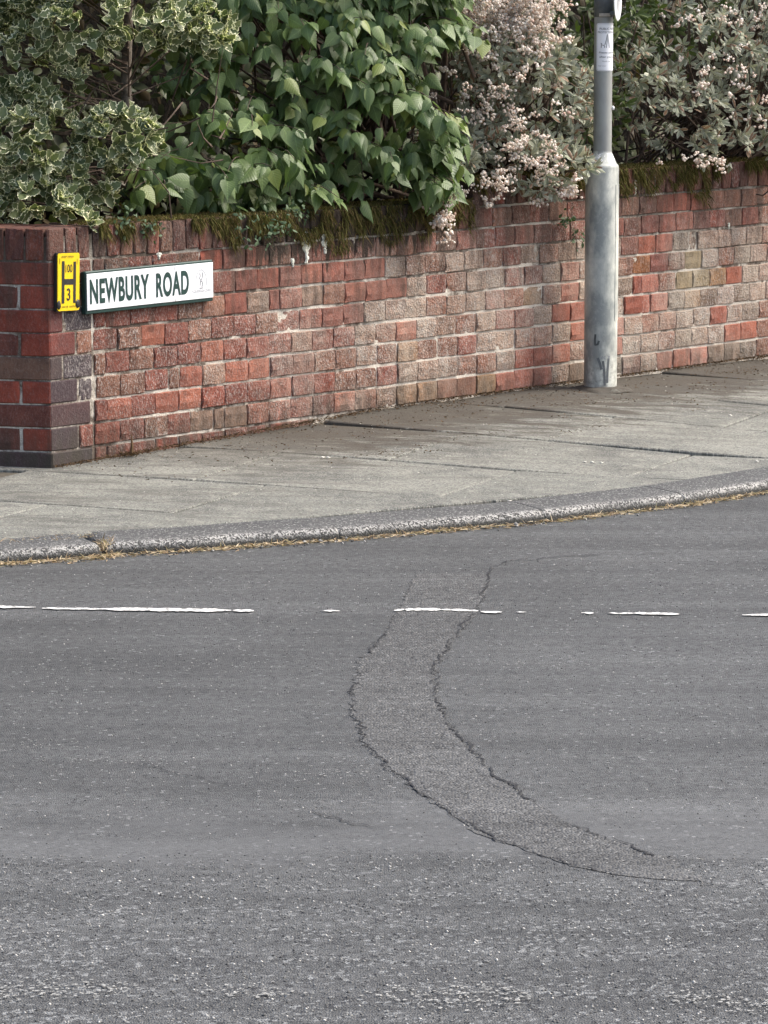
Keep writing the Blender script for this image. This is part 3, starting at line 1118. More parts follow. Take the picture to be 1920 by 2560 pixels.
ACC = {}
for row, px, c, wv in [
        (2, 1625, C_ORANGE, .1), (2, 1667, C_SALMON, .1), (3, 1590, srgb(134, 86, 48), .2), (3, 1637, C_PLUM, .1), (3, 1727, C_OLIVE, .1), (4, 1597, C_RED, .1), (4, 1643, C_SALMON, .2),
        (4, 1722, C_OLIVE, .1), (4, 1745, C_OLIVE, .4), (4, 1785, C_OCHRE, .3), (4, 1835, C_ORANGE, .05), (5, 1588, C_RED, .05), (5, 1635, C_SALMON, .2), (5, 1715, C_OCHRE, .5),
        (6, 1558, C_SALMON, .2), (6, 1785, C_RED, .1), (7, 1547, C_RED, .1), (7, 1843, C_ORANGE, .1), (7, 1885, C_ORANGE, .1), (8, 1650, C_SALMON, .1), (8, 1690, C_ORANGE, .1),
        (8, 1730, C_SALMON, .2), (8, 1580, C_DARK, .3), (6, 1427, C_ORANGE, .05), (5, 1410, C_RED, .05), (5, 1447, C_RED, .1), (7, 1310, C_RED, .3), (7, 1355, C_RED, .15),
        (7, 1400, C_ORANGE, .15), (8, 1225, C_OCHRE, .2), (8, 1275, C_SALMON, .1), (8, 1320, C_SALMON, .2), (8, 1375, C_SALMON, .15), (8, 1425, C_UMBER, .1), (4, 1445, C_RED, .2),
        (3, 1445, C_RED, .35), (4, 1320, C_OCHRE, .3), (5, 1005, C_ORANGE, .15), (5, 960, C_BROWN, .5), (6, 1008, C_OCHRE, .4), (8, 1020, C_OCHRE, .3), (8, 1075, C_OCHRE, .25),
        (8, 1130, C_BROWN, .1), (8, 1180, C_BROWN, .1), (6, 590, C_ORANGE, .2), (6, 650, C_ORANGE, .15), (6, 535, C_GREY, .6), (5, 505, C_ORANGE, .25), (7, 700, C_RED, .3), (8, 640, C_ORANGE, .5), (8, 690, C_SALMON, .7),
        (8, 870, C_ORANGE, .3), (8, 920, C_BROWN, .3), (4, 360, C_ORANGE, .05), (6, 470, C_RED, .15), (7, 435, C_RED, .15), (7, 495, C_ORANGE, .25), (7, 320, C_RED, .3),
        (3, 930, C_RED, .05), (3, 1005, C_RED, .05), (2, 920, C_RED, .05), (3, 880, C_RED, .05), (2, 740, C_PLUM, .05), (2, 780, C_RED, .05), (1, 640, C_RED, .05), (1, 570, C_PLUM, .05),
        (3, 640, C_UMBER, .3), (3, 800, C_UMBER, .15), (4, 820, C_PLUM, .1), (4, 860, C_PLUM, .1), (6, 670, C_GREY, .6), (6, 740, C_DARK, .2), (8, 530, C_UMBER, .2), (8, 590, C_UMBER, .15),
        (0, 1550, C_PLUM, .05), (0, 1600, C_DARK, .15), (0, 1640, C_RED, .05), (0, 1690, C_RED, .05), (0, 1735, C_RED, .1), (1, 1580, C_DARK, .3), (1, 1630, C_PLUM, .1), (1, 1715, C_RED, .2), (1, 1760, C_PLUM, .2),
        (2, 1590, C_DARK, .2), (8, 1790, C_UMBER, .2), (8, 1850, C_UMBER, .2), (8, 1900, C_DARK, .2)]:
    ACC.setdefault(row, []).append((s_of(px), c, wv))


def field_col(row, s, r):
    """the weathering this stretch of wall shows"""
    px = float(np.interp(s, [b for a, b in PXS], [a for a, b in PXS]))
    j = r.random()
    if px < 480:
        c, wv = (C_PURPLE, 0.32) if j < .55 else ((C_RED, 0.25) if j < .8 else (C_BROWN, 0.5))
    elif px < 900:
        if row <= 3:
            c, wv = (C_RED, 0.08) if j < .4 else ((C_PURPLE, 0.12) if j < .8 else (C_BROWN, 0.25))
        else:
            c, wv = (C_PURPLE, 0.4) if j < .4 else ((C_BROWN, 0.5) if j < .62 else (C_RED, 0.4))
    elif px < 1480:
        if row <= 1:
            c, wv = (C_BROWN, 0.25) if j < .5 else (C_PURPLE, 0.4)
        else:
            c, wv = (C_GREY, 0.75) if j < .5 else ((C_BROWN, 0.62) if j < .8 else (C_PURPLE, 0.6))
    else:
        if row <= 1:
            c, wv = (C_PURPLE, 0.2) if j < .5 else (C_BROWN, 0.3)
        else:
            c, wv = (C_GREY, 0.75) if j < .5 else ((C_UMBER, 0.6) if j < .72 else (C_BROWN, 0.55))
    k = r.uniform(0.84, 1.16) * (0.70 if px < 480 else (0.76 if px < 900 else 0.92))
    return tuple(q * k for q in c), max(0, min(1, wv + r.uniform(-.15, .15)))


wall = empty('brick_wall', W(0.2, 0, 0), WANG)
tag(wall, 'long weathered brick wall with mossy upright coping bricks behind the lamp post', 'wall')
wall.location = W(0, 0, 0)
r = random.Random(11)
STEP = 2.30
placed = []
for row in range(0, 10):
    zc = LINE0 - (row - 1) * COURSE - COURSE / 2
    s = 0.215 + [0.0, 0.058, 0.0, 0.06, 0.0, 0.056, 0.012, 0.06, 0.0, 0.06][row]
    if row == 0:
        s = STEP + 0.004
    end = 5.6 if row < 9 else 1.35
    first = True
    if s > 0.24 and row > 0:
        placed.append((row, 0.215 + (s - 0.215) / 2, zc, 'half', (s - 0.215)))
    while s < end:
        j = r.random()
        if j < 0.035:
            wd = 0.0585
            placed.append((row, s + wd / 2, zc, 'half', wd))
        else:
            wd = 0.1205 + r.gauss(0, 0.0015)
            placed.append((row, s + wd / 2, zc, 'head', wd))
        s += wd
# the 300 in view are single bricks
order = sorted(range(len(placed)), key=lambda i: placed[i][1])
single = set(order[:300])
rest = []
for i, (row, sc, zc, kind, wd) in enumerate(placed):
    acc = [(abs(a[0] - sc), a) for a in ACC.get(row, [])]
    acc = min(acc, default=None, key=lambda q: q[0])
    if acc and acc[0] < 0.0603:
        k = r.uniform(0.84, 1.0)
        mixk = 0.72 if sc < 2.1 else 0.88
        c, wv = tuple(q * k * mixk + g_ * (1 - mixk) for q, g_ in zip(acc[1][1], C_BROWN)), acc[1][2]
    else:
        c, wv = field_col(row, sc, r)
    me = r.choice(half_meshes if kind == 'half' else head_meshes)
    o = bpy.data.objects.new('brick', me)
    sx = wd / (0.0605 if kind == 'half' else 0.1205)
    o.location = (sc, r.gauss(0, 0.0017), zc + r.gauss(0, 0.0013))
    o.rotation_euler = (r.gauss(0, 0.010), r.gauss(0, 0.004), r.gauss(0, 0.010))
    o.scale = (sx, 1, r.uniform(0.985, 1.02))
    o.color = (*c, wv)
    if i in single:
        link(o, wall)
    else:
        rest.append((o, c, wv))


def join_rest(name, items, parent, mat):
    V, F = [], []
    for (o, c, wv) in items:
        b0 = len(V)
        mtx = Matrix.LocRotScale(o.location, o.rotation_euler, o.scale)
        V += [tuple(mtx @ v.co) for v in o.data.vertices]
        F += [tuple(b0 + q for q in p.vertices) for p in o.data.polygons]
        bpy.data.objects.remove(o)
    ob = mobj(name, V, F, mat, parent)
    ob.color = (*C_BROWN, 0.55)
    tag(ob, None, kind='stuff')
    return ob


join_rest('brickwork', rest, wall, 'brick')

# coping bricks set upright
rest = []
for (s0, s1, zb) in ((0.215, STEP - 0.01, LINE0), (STEP, 5.5, LINE0 + COURSE)):
    s = s0
    while s < s1:
        wd = 0.0665 + r.gauss(0, 0.0012)
        o = bpy.data.objects.new('coping_brick', r.choice(sold_meshes))
        o.location = (s + wd / 2, r.gauss(-0.002, 0.0025), zb + 0.058 + r.gauss(0, 0.002))
        o.rotation_euler = (r.gauss(0, 0.012), r.gauss(0, 0.012), r.gauss(0, 0.012))
        c = r.choice([C_PURPLE, C_RED, C_DARK, C_BROWN, C_PLUM])
        k = r.uniform(0.6, 1.0)
        o.color = (*(q * k for q in c), r.uniform(0.05, 0.4))
        if s < 4.45:
            link(o, wall)
        else:
            rest.append((o, c, .3))
        s += wd
join_rest('coping', rest, wall, 'brick')


def core(name, s0, s1, zf0, zf1, yf, parent, step=0.008, thick=0.2, seed=0.0):
    """mortar body, its face uneven between the bricks"""
    nx_ = int((s1 - s0) / step)
    nz_ = int((zf1 - zf0) / step)
    X = np.linspace(s0, s1, nx_ + 1)
    Z = np.linspace(zf0, zf1, nz_ + 1)
    V = []
    for x in X:
        for z in Z:
            q = mnoise.noise((x * 9 + seed, z * 14, 1.0)) * 0.0022 + mnoise.noise((x * 55, z * 55, 3.0 + seed)) * 0.0024
            V.append((x, yf + 0.0074 - q, z))
    F = []
    w1 = nz_ + 1
    for i in range(nx_):
        for j in range(nz_):
            a = i * w1 + j
            F.append((a, a + w1, a + w1 + 1))
            F.append((a, a + w1 + 1, a + 1))
    me = fast_mesh(name, V, F, 'mortar')
    link(bpy.data.objects.new(name, me), parent)
    bm = bmesh.new()
    box_bm(bm, s0, s1, yf + 0.03, yf + thick, zf0, zf1)
    bm_obj('wall_core', bm, 'mortar', parent)


core('mortar', 0.212, 4.6, -0.16, LINE0 + 0.088, 0.0, wall)
core('mortar', STEP, 4.6, LINE0 + 0.0885, LINE0 + 0.088 + COURSE, 0.0, wall, seed=4.0)
core('mortar', 4.601, 5.6, -0.16, LINE0 + 0.088 + COURSE, 0.0, wall, step=0.03, seed=2.0)

# corner return with its squint bricks
RW = empty('corner_wall', (A[0], A[1], 0))
tag(RW, 'angled corner end of the brick wall with dark blue quoins and tight pale joints', 'wall')
RD = np.array([math.cos(RANG), math.sin(RANG)])
RN = np.array([RD[1], -RD[0]]) * -1.0       # towards camera
if RN[1] > 0:
    RN = -RN
# outward unit vectors: left face RN, right face NRM


def corner_brick(a, b, z0, z1, cols, proud=0.0, name='brick', burnt=0.0):
    """squint brick wrapping the arris: a along the left face, b along the right face"""
    q0 = RD * a + RN * proud
    det = RN[0] * NRM[1] - RN[1] * NRM[0]
    ar = np.array([(proud * NRM[1] - RN[1] * proud) / det, (RN[0] * proud - NRM[0] * proud) / det])
    q2 = T * b + NRM * proud
    inn0 = RD * a - RN * 0.09
    inn2 = T * b - NRM * 0.09
    poly = [q0, ar, q2, inn2, np.array([-0.02, 0.12]), inn0]
    bm = bmesh.new()
    vs = [bm.verts.new((p[0], p[1], z0)) for p in poly]
    f = bm.faces.new(vs)
    ex = bmesh.ops.extrude_face_region(bm, geom=[f])
    for e in ex['geom']:
        if isinstance(e, bmesh.types.BMVert):
            e.co.z = z1
    bmesh.ops.recalc_face_normals(bm, faces=bm.faces)
    bmesh.ops.bevel(bm, geom=list(bm.edges), offset=0.0035, segments=1, affect='EDGES')
    for v in bm.verts:
        v.co += Vector((random.gauss(0, 0.0005), random.gauss(0, 0.0005), random.gauss(0, 0.0005)))
    o = bm_obj(name, bm, 'brick', RW)
    o.color = cols
    if burnt:
        at = o.data.attributes.new('burnt', 'FLOAT', 'POINT')
        at.data.foreach_set('value', [burnt if (v.co.x * T[0] + v.co.y * T[1]) > 0 and (v.co.x * NRM[0] + v.co.y * NRM[1]) > -0.02 else 0.0 for v in o.data.vertices])
    return o


def face_brick(face, d0, d1, z0, z1, cols, name='brick', proud=0.0, mesh=None):
    """plain brick on one face between distances d0 and d1 from the arris"""
    wd = d1 - d0
    bm_w = mesh or (r.choice(str_mesh) if wd > 0.08 else r.choice(half_meshes))
    ow = 0.062 if mesh is not None else (0.105 if wd > 0.08 else 0.056)
    o = bpy.data.objects.new(name, bm_w)
    dirv, nv, ang = (RD, RN, RANG - math.pi) if face == 'L' else (T, NRM, WANG)
    c = dirv * (d0 + d1) / 2 + nv * (proud + random.gauss(0, 0.001))
    o.location = (c[0], c[1], (z0 + z1) / 2)
    o.rotation_euler = (r.gauss(0, .006), r.gauss(0, .004), ang + r.gauss(0, .006))
    hh = 0.108 if mesh is not None else HB
    o.scale = ((wd - 0.005) / ow, 1, (z1 - z0) / hh)
    o.color = cols
    link(o, RW)
    return o


rowdef = {1: (0.205, 0.062, C_RED), 2: (0.106, 0.105, C_RED), 3: (0.205, 0.062, C_RED), 4: (0.106, 0.122, C_RED), 5: (0.21, 0.058, C_UMBER),
          6: (0.104, 0.130, C_RED), 7: (0.215, 0.192, C_DARK), 8: (0.104, 0.130, C_RED), 9: (0.21, 0.194, C_SLATE)}
slatemix = (0.085, 0.070, 0.075)
for row, (a, b, c) in rowdef.items():
    z1 = LINE0 - (row - 1) * COURSE - 0.0028
    z0 = z1 - 0.0778
    pr = 0.0 if row < 9 else 0.006
    k = random.uniform(0.85, 1.0)
    cc = tuple(q * k * m3 for q, m3 in zip(c, (0.9, 0.74, 0.72)))
    corner_brick(a, b, z0, z1, (*cc, 0.0), pr, burnt={1: 0.5, 2: 0.5, 3: 0.6, 4: 0.45, 5: 0.8, 6: 1.0, 7: 0.75, 8: 1.0, 9: 0.6}[row])
    d = a + 0.007
    toggle = a > 0.15
    while d < 1.7:
        wd = 0.113 if toggle else 0.225
        k = random.uniform(0.8, 1.1)
        face_brick('L', d, d + wd, z0, z1, (*(q * k * m3 for q, m3 in zip(c if row in (5, 9) else random.choice([C_RED, C_RED, C_DARK]), (0.9, 0.74, 0.72))), 0.0), proud=pr)
        d += wd + 0.002
        toggle = not toggle
    if b < 0.18:
        face_brick('R', b + 0.006, 0.206, z0, z1, (*(q * 0.9 for q in random.choice([C_PURPLE, C_BROWN, C_SLATE, C_PURPLE])), 0.35))
zb = LINE0
corner_brick(0.012, 0.074, zb + 0.003, zb + 0.113, (*(q * 0.8 for q in C_PURPLE), 0.25), 0.0, 'coping_brick')
d = 0.016
for k in range(24):
    wd = 0.072
    face_brick('L', d, d + wd, zb + 0.004, zb + 0.114, (*(q * random.uniform(.6, .8) for q in C_RED), 0.08), 'coping_brick', mesh=r.choice(sold_meshes))
    d += wd + 0.001
for d0, d1 in ((0.078, 0.138), (0.140, 0.200)):
    face_brick('R', d0, d1, zb + 0.004, zb + 0.113, (*(q * .85 for q in C_PURPLE), 0.35), 'coping_brick', mesh=r.choice(sold_meshes))
# mortar body of the corner
bm = bmesh.new()
poly = [RD * 1.75 - RN * 0.0045, np.array([0.0, 0.0]) + np.array([0, 0.0055]), T * 0.211 - NRM * 0.0045, T * 0.211 - NRM * 0.2, np.array([-0.05, 0.25]), RD * 1.75 - RN * 0.21]
vs = [bm.verts.new((p[0], p[1], -0.16)) for p in poly]
f = bm.faces.new(vs)
ex = bmesh.ops.extrude_face_region(bm, geom=[f])
for e in ex['geom']:
    if isinstance(e, bmesh.types.BMVert):
        e.co.z = LINE0 + 0.085
bmesh.ops.recalc_face_normals(bm, faces=bm.faces)
bm_obj('mortar', bm, 'mortar', RW)

# smears of white lime running down from the coping
def lime(s, z0, z1, wd, seed):
    rr = random.Random(seed)
    n_ = 16
    V, F = [], []
    for i in range(n_ + 1):
        t = i / n_
        z = z0 + (z1 - z0) * t
        hw = wd * (0.35 + 0.65 * math.sin(min(1, t * 1.3 + 0.12) * math.pi) ** 0.7) * rr.uniform(0.7, 1.2) + 0.001
        c = s + rr.gauss(0, wd * 0.10)
        V += [(c - hw, -0.0005 + rr.gauss(0, .0006), z), (c - hw * 0.5, -0.005 + rr.gauss(0, .001), z), (c + hw * 0.4, -0.005 + rr.gauss(0, .001), z), (c + hw, -0.0005 + rr.gauss(0, .0006), z)]
    for i in range(n_):
        for j in range(3):
            a = i * 4 + j
            F.append((a, a + 1, a + 5, a + 4))
    mobj('lime_streak', V, F, 'lime', wall)


lime(1.323, 0.70, 0.582, 0.024, 1)
lime(1.425, 0.685, 0.612, 0.018, 2)
lime(1.245, 0.605, 0.572, 0.009, 3)
lime(3.35, 0.81, 0.75, 0.010, 4)
lime(0.54, 0.665, 0.64, 0.012, 5)
lime(4.02, 0.60, 0.572, 0.007, 6)

# =================================================================== SIGNS AND LAMP POST
# street name sign
sg = empty('street_name_sign', W(0.150, 0.012, 0.470), WANG)
sg.rotation_euler = (0, -math.radians(0.55), WANG)
tag(sg, 'white street name sign reading NEWBURY ROAD in green capitals on the brick wall', 'sign')
SW, SH = 0.642, 0.150
bm = bmesh.new()
box_bm(bm, 0, SW, -0.014, 0.010, 0, SH, 0.003)
bm_obj('backing', bm, 'green', sg)
bm = bmesh.new()
box_bm(bm, 0.004, SW - 0.003, -0.0175, -0.0145, 0.0135, SH - 0.0085, 0.001)
bm_obj('face_plate', bm, 'white', sg)
ty = -0.0185


def put_text(name, body, x0, x1, z0, z1, mat, parent, off=0.0, y=ty, sp=1.0, map_=None):
    V2, F2 = text_mesh(body, off, sp)
    V3 = [(x0 + v[0] * (x1 - x0), y, z0 + v[1] * (z1 - z0)) for v in V2]
    if map_:
        V3 = [map_(v) for v in V3]
    return mobj(name, V3, F2, mat, parent)


put_text('lettering', 'NEWBURY', 0.017, 0.310, 0.034, 0.122, 'green', sg, 0.034, sp=1.10)
put_text('lettering', 'ROAD', 0.345, 0.512, 0.034, 0.122, 'green', sg, 0.034, sp=1.10)
ex_, ez_ = 0.575, 0.0
arch = [(0.549, 0.052), (0.549, 0.075)] + [(0.576 - 0.027 * math.cos(math.pi * k / 16), 0.075 + 0.043 * math.sin(math.pi * k / 16)) for k in range(17)] + [(0.603, 0.060)]
fig = [[(0.568, 0.106), (0.572, 0.096), (0.567, 0.088), (0.574, 0.080), (0.571, 0.070), (0.570, 0.062)], [(0.582, 0.108), (0.584, 0.098), (0.578, 0.082), (0.574, 0.080)], [(0.572, 0.076), (0.580, 0.076), (0.584, 0.066), (0.584, 0.056)], [(0.566, 0.052), (0.584, 0.052)], [(0.573, 0.059), (0.578, 0.059)]]
V2, F2 = strokes([arch], 0.0018)
mobj('emblem', [(v[0], ty, v[1]) for v in V2], [f[::-1] for f in F2], 'greyprint', sg)
V2, F2 = strokes(fig, 0.0026)
mobj('emblem', [(v[0], ty, v[1]) for v in V2], [f[::-1] for f in F2], mat_simple('emblem_grey', (0.11, 0.11, 0.13), 0.5, 0.1, 50), sg)
put_text('lettering', 'FYLDE BOROUGH COUNCIL', 0.526, 0.630, 0.037, 0.047, 'greyprint', sg, 0.0)
# dividing cracks in the enamel, rusty nicks
for ln in ([(0.185, 0.1415), (0.186, 0.136)], [(0.442, 0.1415), (0.4415, 0.1280), (0.4418, 0.124)], [(0.442, 0.0135), (0.4415, 0.021)]):
    V2, F2 = strokes([ln], 0.0018)
    mobj('enamel_chip', [(v[0], ty, v[1]) for v in V2], [f[::-1] for f in F2], 'black', sg)

# hydrant plate
hy = empty('hydrant_sign', W(0.020, 0.010, 0.4905), WANG)
hy.rotation_euler = (0, math.radians(1.4), WANG)
tag(hy, 'yellow fire hydrant plate with a black H on the corner brickwork', 'sign')
HW, HH = 0.104, 0.200


def round_rect(x0, x1, z0, z1, rad, seg=5):
    P = []
    for cx, cz, a0 in ((x1 - rad, z0 + rad, -90), (x1 - rad, z1 - rad, 0), (x0 + rad, z1 - rad, 90), (x0 + rad, z0 + rad, 180)):
        for k in range(seg + 1):
            a = math.radians(a0 + 90 * k / seg)
            P.append((cx + rad * math.cos(a), cz + rad * math.sin(a)))
    return P


def plate(name, P, y0, y1, mat, parent):
    n_ = len(P)
    V = [(p[0], y0, p[1]) for p in P] + [(p[0], y1, p[1]) for p in P]
    F = [tuple(range(n_)), tuple(range(2 * n_ - 1, n_ - 1, -1))] + [(i, i + n_, (i + 1) % n_ + n_, (i + 1) % n_) for i in range(n_)]
    o = mobj(name, V, F, mat, parent)
    bm = bmesh.new()
    bm.from_mesh(o.data)
    bmesh.ops.recalc_face_normals(bm, faces=bm.faces)
    bm.to_mesh(o.data)
    bm.free()
    return o


plate('backing', round_rect(-0.003, HW + 0.002, -0.003, HH + 0.002, 0.006), -0.006, 0.006, 'black', hy)
plate('face_plate', round_rect(0, HW, 0, HH, 0.008), -0.0095, -0.0062, 'yellow', hy)
hyy = -0.0105
for (x0, x1, z0, z1) in ((0.0185, 0.0315, 0.026, 0.173), (0.074, 0.086, 0.026, 0.170)):
    mobj('letter_stroke', [(x0, hyy, z0), (x1, hyy, z0), (x1 + 0.0005, hyy, z1), (x0 + 0.0005, hyy, z1)], [(0, 1, 2, 3)], 'black', hy)
mobj('letter_stroke', [(0.0316, hyy, 0.091), (0.0739, hyy, 0.090), (0.0739, hyy, 0.110), (0.0316, hyy, 0.111)], [(0, 1, 2, 3)], 'black', hy)
put_text('lettering', '100', 0.037, 0.069, 0.133, 0.161, 'black', hy, 0.006, y=hyy)
put_text('lettering', '3', 0.043, 0.060, 0.035, 0.078, 'black', hy, 0.012, y=hyy)
rr = random.Random(3)
sc = []
for (xa, xb, z) in ((0.018, 0.040, 0.187), (0.046, 0.074, 0.1865), (0.020, 0.048, 0.0125), (0.056, 0.084, 0.013)):
    x = xa
    while x < xb:
        sc.append([(x, z - 0.0045 + rr.random() * .003), (x + 0.002, z + 0.0035 + rr.random() * .002), (x + 0.0045, z - 0.001 + rr.random() * .003)])
        x += 0.0062
sc += [[(0.0085, 0.163), (0.0085, 0.184)], [(0.0925, 0.160), (0.0925, 0.180)]]
V2, F2 = strokes(sc, 0.0016)
tag(mobj('small_print', [(v[0], hyy, v[1]) for v in V2], [f[::-1] for f in F2], 'black', hy), None, kind='stuff')
for (cx, cz, rx, rz_) in ((0.006, 0.020, 0.010, 0.017), (0.096, 0.022, 0.012, 0.016)):
    bm = bmesh.new()
    bmesh.ops.create_icosphere(bm, subdivisions=2, radius=1)
    for v in bm.verts:
        v.co = Vector((cx + v.co.x * rx * random.uniform(.85, 1.1), -0.009 + v.co.y * 0.005, cz + v.co.z * rz_ * random.uniform(.85, 1.1)))
    bm_obj('fixing_clip', bm, 'black', hy)

# lamp post
LX, LY, LZ = 0.8795, 14.357, -0.012
lp = empty('lamp_post', (LX, LY, LZ))
tag(lp, 'pale grey steel lamp post with a wide base standing on the pavement', 'lamp post')


def lathe(prof, sides=40):
    V, F = [], []
    for (rad, z) in prof:
        for k in range(sides):
            a = 2 * math.pi * k / sides
            V.append((rad * math.cos(a), rad * math.sin(a), z))
    for i in range(len(prof) - 1):
        for k in range(sides):
            a, b = i * sides + k, i * sides + (k + 1) % sides
            F.append((a, b, b + sides, a + sides))
    return V, F


RB, RT = 0.0672, 0.0372
V, F = lathe([(RB, -0.05), (RB, 0.02), (RB, 0.895), (RB - 0.001, 0.903), (RB - 0.004, 0.908)])
mobj('base_section', V, F, 'pole', lp, smooth=True)
V, F = lathe([(RB - 0.004, 0.908), (RB - 0.010, 0.914), (RT + 0.004, 0.950), (RT + 0.001, 0.957), (RT, 0.963)])
mobj('shoulder', V, F, 'pole', lp, smooth=True)
V, F = lathe([(RB - 0.004, 0.012), (RB + 0.004, 0.013), (RB + 0.018, 0.010), (RB + 0.040, 0.005), (RB + 0.060, -0.006)], 30)
V = [(v[0] * (1 + 0.25 * mnoise.noise((v[0] * 20, v[1] * 20, 0)) * (1 if i >= 60 else 0)), v[1] * (1 + 0.25 * mnoise.noise((v[0] * 20, v[1] * 20, 0)) * (1 if i >= 60 else 0)), v[2] + 0.003 * mnoise.noise((v[0] * 60, v[1] * 60, 0))) for i, v in enumerate(V)]
mobj('mortar_collar', V, F, 'paving', lp, smooth=True)
V, F = lathe([(RT, 0.963), (RT, 2.0), (RT - 0.002, 3.4), (RT - 0.004, 4.9), (0.001, 4.92)])
mobj('shaft', V, F, 'pole', lp, smooth=True)
# access door on the right flank, slightly proud
th0, th1 = math.radians(-38), math.radians(38)
V, F = [], []
for z in (0.28, 0.83):
    for k in range(9):
        a = th0 + (th1 - th0) * k / 8
        V += [((RB + 0.0016) * math.cos(a), (RB + 0.0016) * math.sin(a), z), ((RB - 0.004) * math.cos(a), (RB - 0.004) * math.sin(a), z)]
for k in range(8):
    a, b = 2 * k, 2 * k + 2
    F += [(a, b, b + 18, a + 18), (a, a + 1, b + 1, b), (a + 18, b + 18, b + 19, a + 19)]
F += [(0, 18, 19, 1), (16, 17, 35, 34)]
mobj('access_door', V, F, 'pole', lp, smooth=False)
# dark band and clip that carry the round sign
V, F = lathe([(RT + 0.0004, 1.497), (RT + 0.0022, 1.499), (RT + 0.0022, 1.60), (RT + 0.0004, 1.602)])
mobj('sign_band', V, F, 'darkband', lp, smooth=True)
bm = bmesh.new()
box_bm(bm, -0.020, 0.024, -RT - 0.009, -RT + 0.004, 1.499, 1.512, 0.001)
bm_obj('band_clip', bm, mat_simple('pale_clip', (0.42, 0.37, 0.30), 0.5, 0.3, 60), lp)
bm = bmesh.new()
bmesh.ops.create_icosphere(bm, subdivisions=2, radius=1)
for v in bm.verts:
    v.co = Vector((RT + 0.004 + v.co.x * 0.006, -0.004 + v.co.y * 0.010, 1.135 + v.co.z * 0.0095))
bm_obj('white_cap', bm, 'white', lp, smooth=True)


def cyl(rad):
    def f(v):         # v = (arc length from the camera-facing line, *, z)
        a = -math.pi / 2 + v[0] / rad
        return (rad * math.cos(a), rad * math.sin(a), v[2])
    return f


# hand-written marks on the base
c_ = cyl(RB + 0.0009)
V2, F2 = strokes([[(-0.026, 0.228), (-0.028, 0.205), (-0.027, 0.184)], [(-0.029, 0.185), (-0.016, 0.187), (-0.011, 0.202)]], 0.0085)
mobj('marker_scrawl', [c_((v[0], 0, v[1])) for v in V2], [f[::-1] for f in F2], 'darkband', lp)
V2, F2 = strokes([[(-0.002, 0.128), (0.004, 0.139), (0.008, 0.133), (0.004, 0.128)], [(0.014, 0.141), (0.013, 0.128), (0.020, 0.128)], [(0.026, 0.142), (0.030, 0.134), (0.036, 0.141), (0.030, 0.126)]], 0.003)
mobj('marker_scrawl', [c_((v[0], 0, v[1])) for v in V2], [f[::-1] for f in F2], 'greyprint', lp)
V2, F2 = strokes([[(-0.016, 0.132), (-0.006, 0.108), (0.000, 0.085)], [(0.006, 0.12), (0.012, 0.07), (0.014, 0.02)], [(0.030, 0.13), (0.026, 0.08), (0.024, 0.03)]], 0.010)
mobj('scuff', [c_((v[0], 0, v[1])) for v in V2], [f[::-1] for f in F2], mat_simple('scuff_grey', (0.16, 0.17, 0.17), .8, .3, 60), lp)

# notice wrapped round the shaft
nt_ = empty('notice_plate', (LX, LY, LZ + 1.283))
tag(nt_, 'white rounded notice with small print wrapped round the lamp post shaft', 'notice')
NR = RT + 0.0016
c_ = cyl(NR)
N0, N1, NH = -0.0325, 0.120, 0.1900
P = round_rect(N0, N1, 0, NH, 0.010, 4)
xs = sorted(set([round(N0 + (N1 - N0) * k / 30, 5) for k in range(31)] + [round(p[0], 5) for p in P]))
V, F = [], []
for x in xs:
    dx = max(0, N0 + 0.010 - x, x - (N1 - 0.010))
    ins = 0.010 - math.sqrt(max(0, 0.010 ** 2 - dx ** 2))
    for z in (ins, NH - ins):
        V.append(c_((x, 0, z)))
for i in range(len(xs) - 1):
    F.append((2 * i, 2 * i + 2, 2 * i + 3, 2 * i + 1))
mobj('sheet', V, F, 'white', nt_, smooth=True)
c2_ = cyl(NR + 0.0007)
border = [(x, z) for x, z in round_rect(N0 + 0.003, N1 - 0.003, 0.003, NH - 0.003, 0.008, 4)]
bl = []
for i in range(len(border)):
    a, b = np.array(border[i]), np.array(border[(i + 1) % len(border)])
    for k in range(max(1, int(np.linalg.norm(b - a) / 0.006))):
        bl.append(tuple(a + (b - a) * k / max(1, int(np.linalg.norm(b - a) / 0.006))))
bl.append(bl[0])
V2, F2 = strokes([bl], 0.0012)
mobj('border', [c2_((v[0], 0, v[1])) for v in V2], [f[::-1] for f in F2], 'greyprint', nt_)
mp = lambda v: c2_(v)
gp = mat_simple('notice_print', (0.16, 0.17, 0.18), 0.5, 0.1, 60)
for body, x0, x1, z0, z1 in (('PUBLIC NOTICE', -0.018, 0.075, 0.163, 0.172), ('PROTECTION ORDER', -0.026, 0.085, 0.150, 0.158), ('Please clean up', -0.020, 0.068, 0.068, 0.077), ('after your dog', -0.018, 0.068, 0.051, 0.060), ('Thank you', -0.008, 0.03, 0.036, 0.041), ('Fylde Council', -0.023, 0.010, 0.018, 0.022)):
    put_text('lettering', body, x0, x1, z0, z1, gp, nt_, 0.012, map_=mp)
dog = [[(-0.012, 0.112), (-0.010, 0.104), (0.000, 0.102), (0.004, 0.098)], [(-0.010, 0.103), (-0.011, 0.092)], [(0.003, 0.100), (0.003, 0.092)], [(-0.012, 0.109), (-0.007, 0.108)], [(0.004, 0.104), (0.010, 0.125), (0.014, 0.146)], [(0.010, 0.092), (0.014, 0.120), (0.016, 0.146), (0.020, 0.120), (0.024, 0.092)]]
V2, F2 = strokes(dog, 0.0028)
mobj('pictogram', [c2_((v[0], 0, v[1])) for v in V2], [f[::-1] for f in F2], gp, nt_)

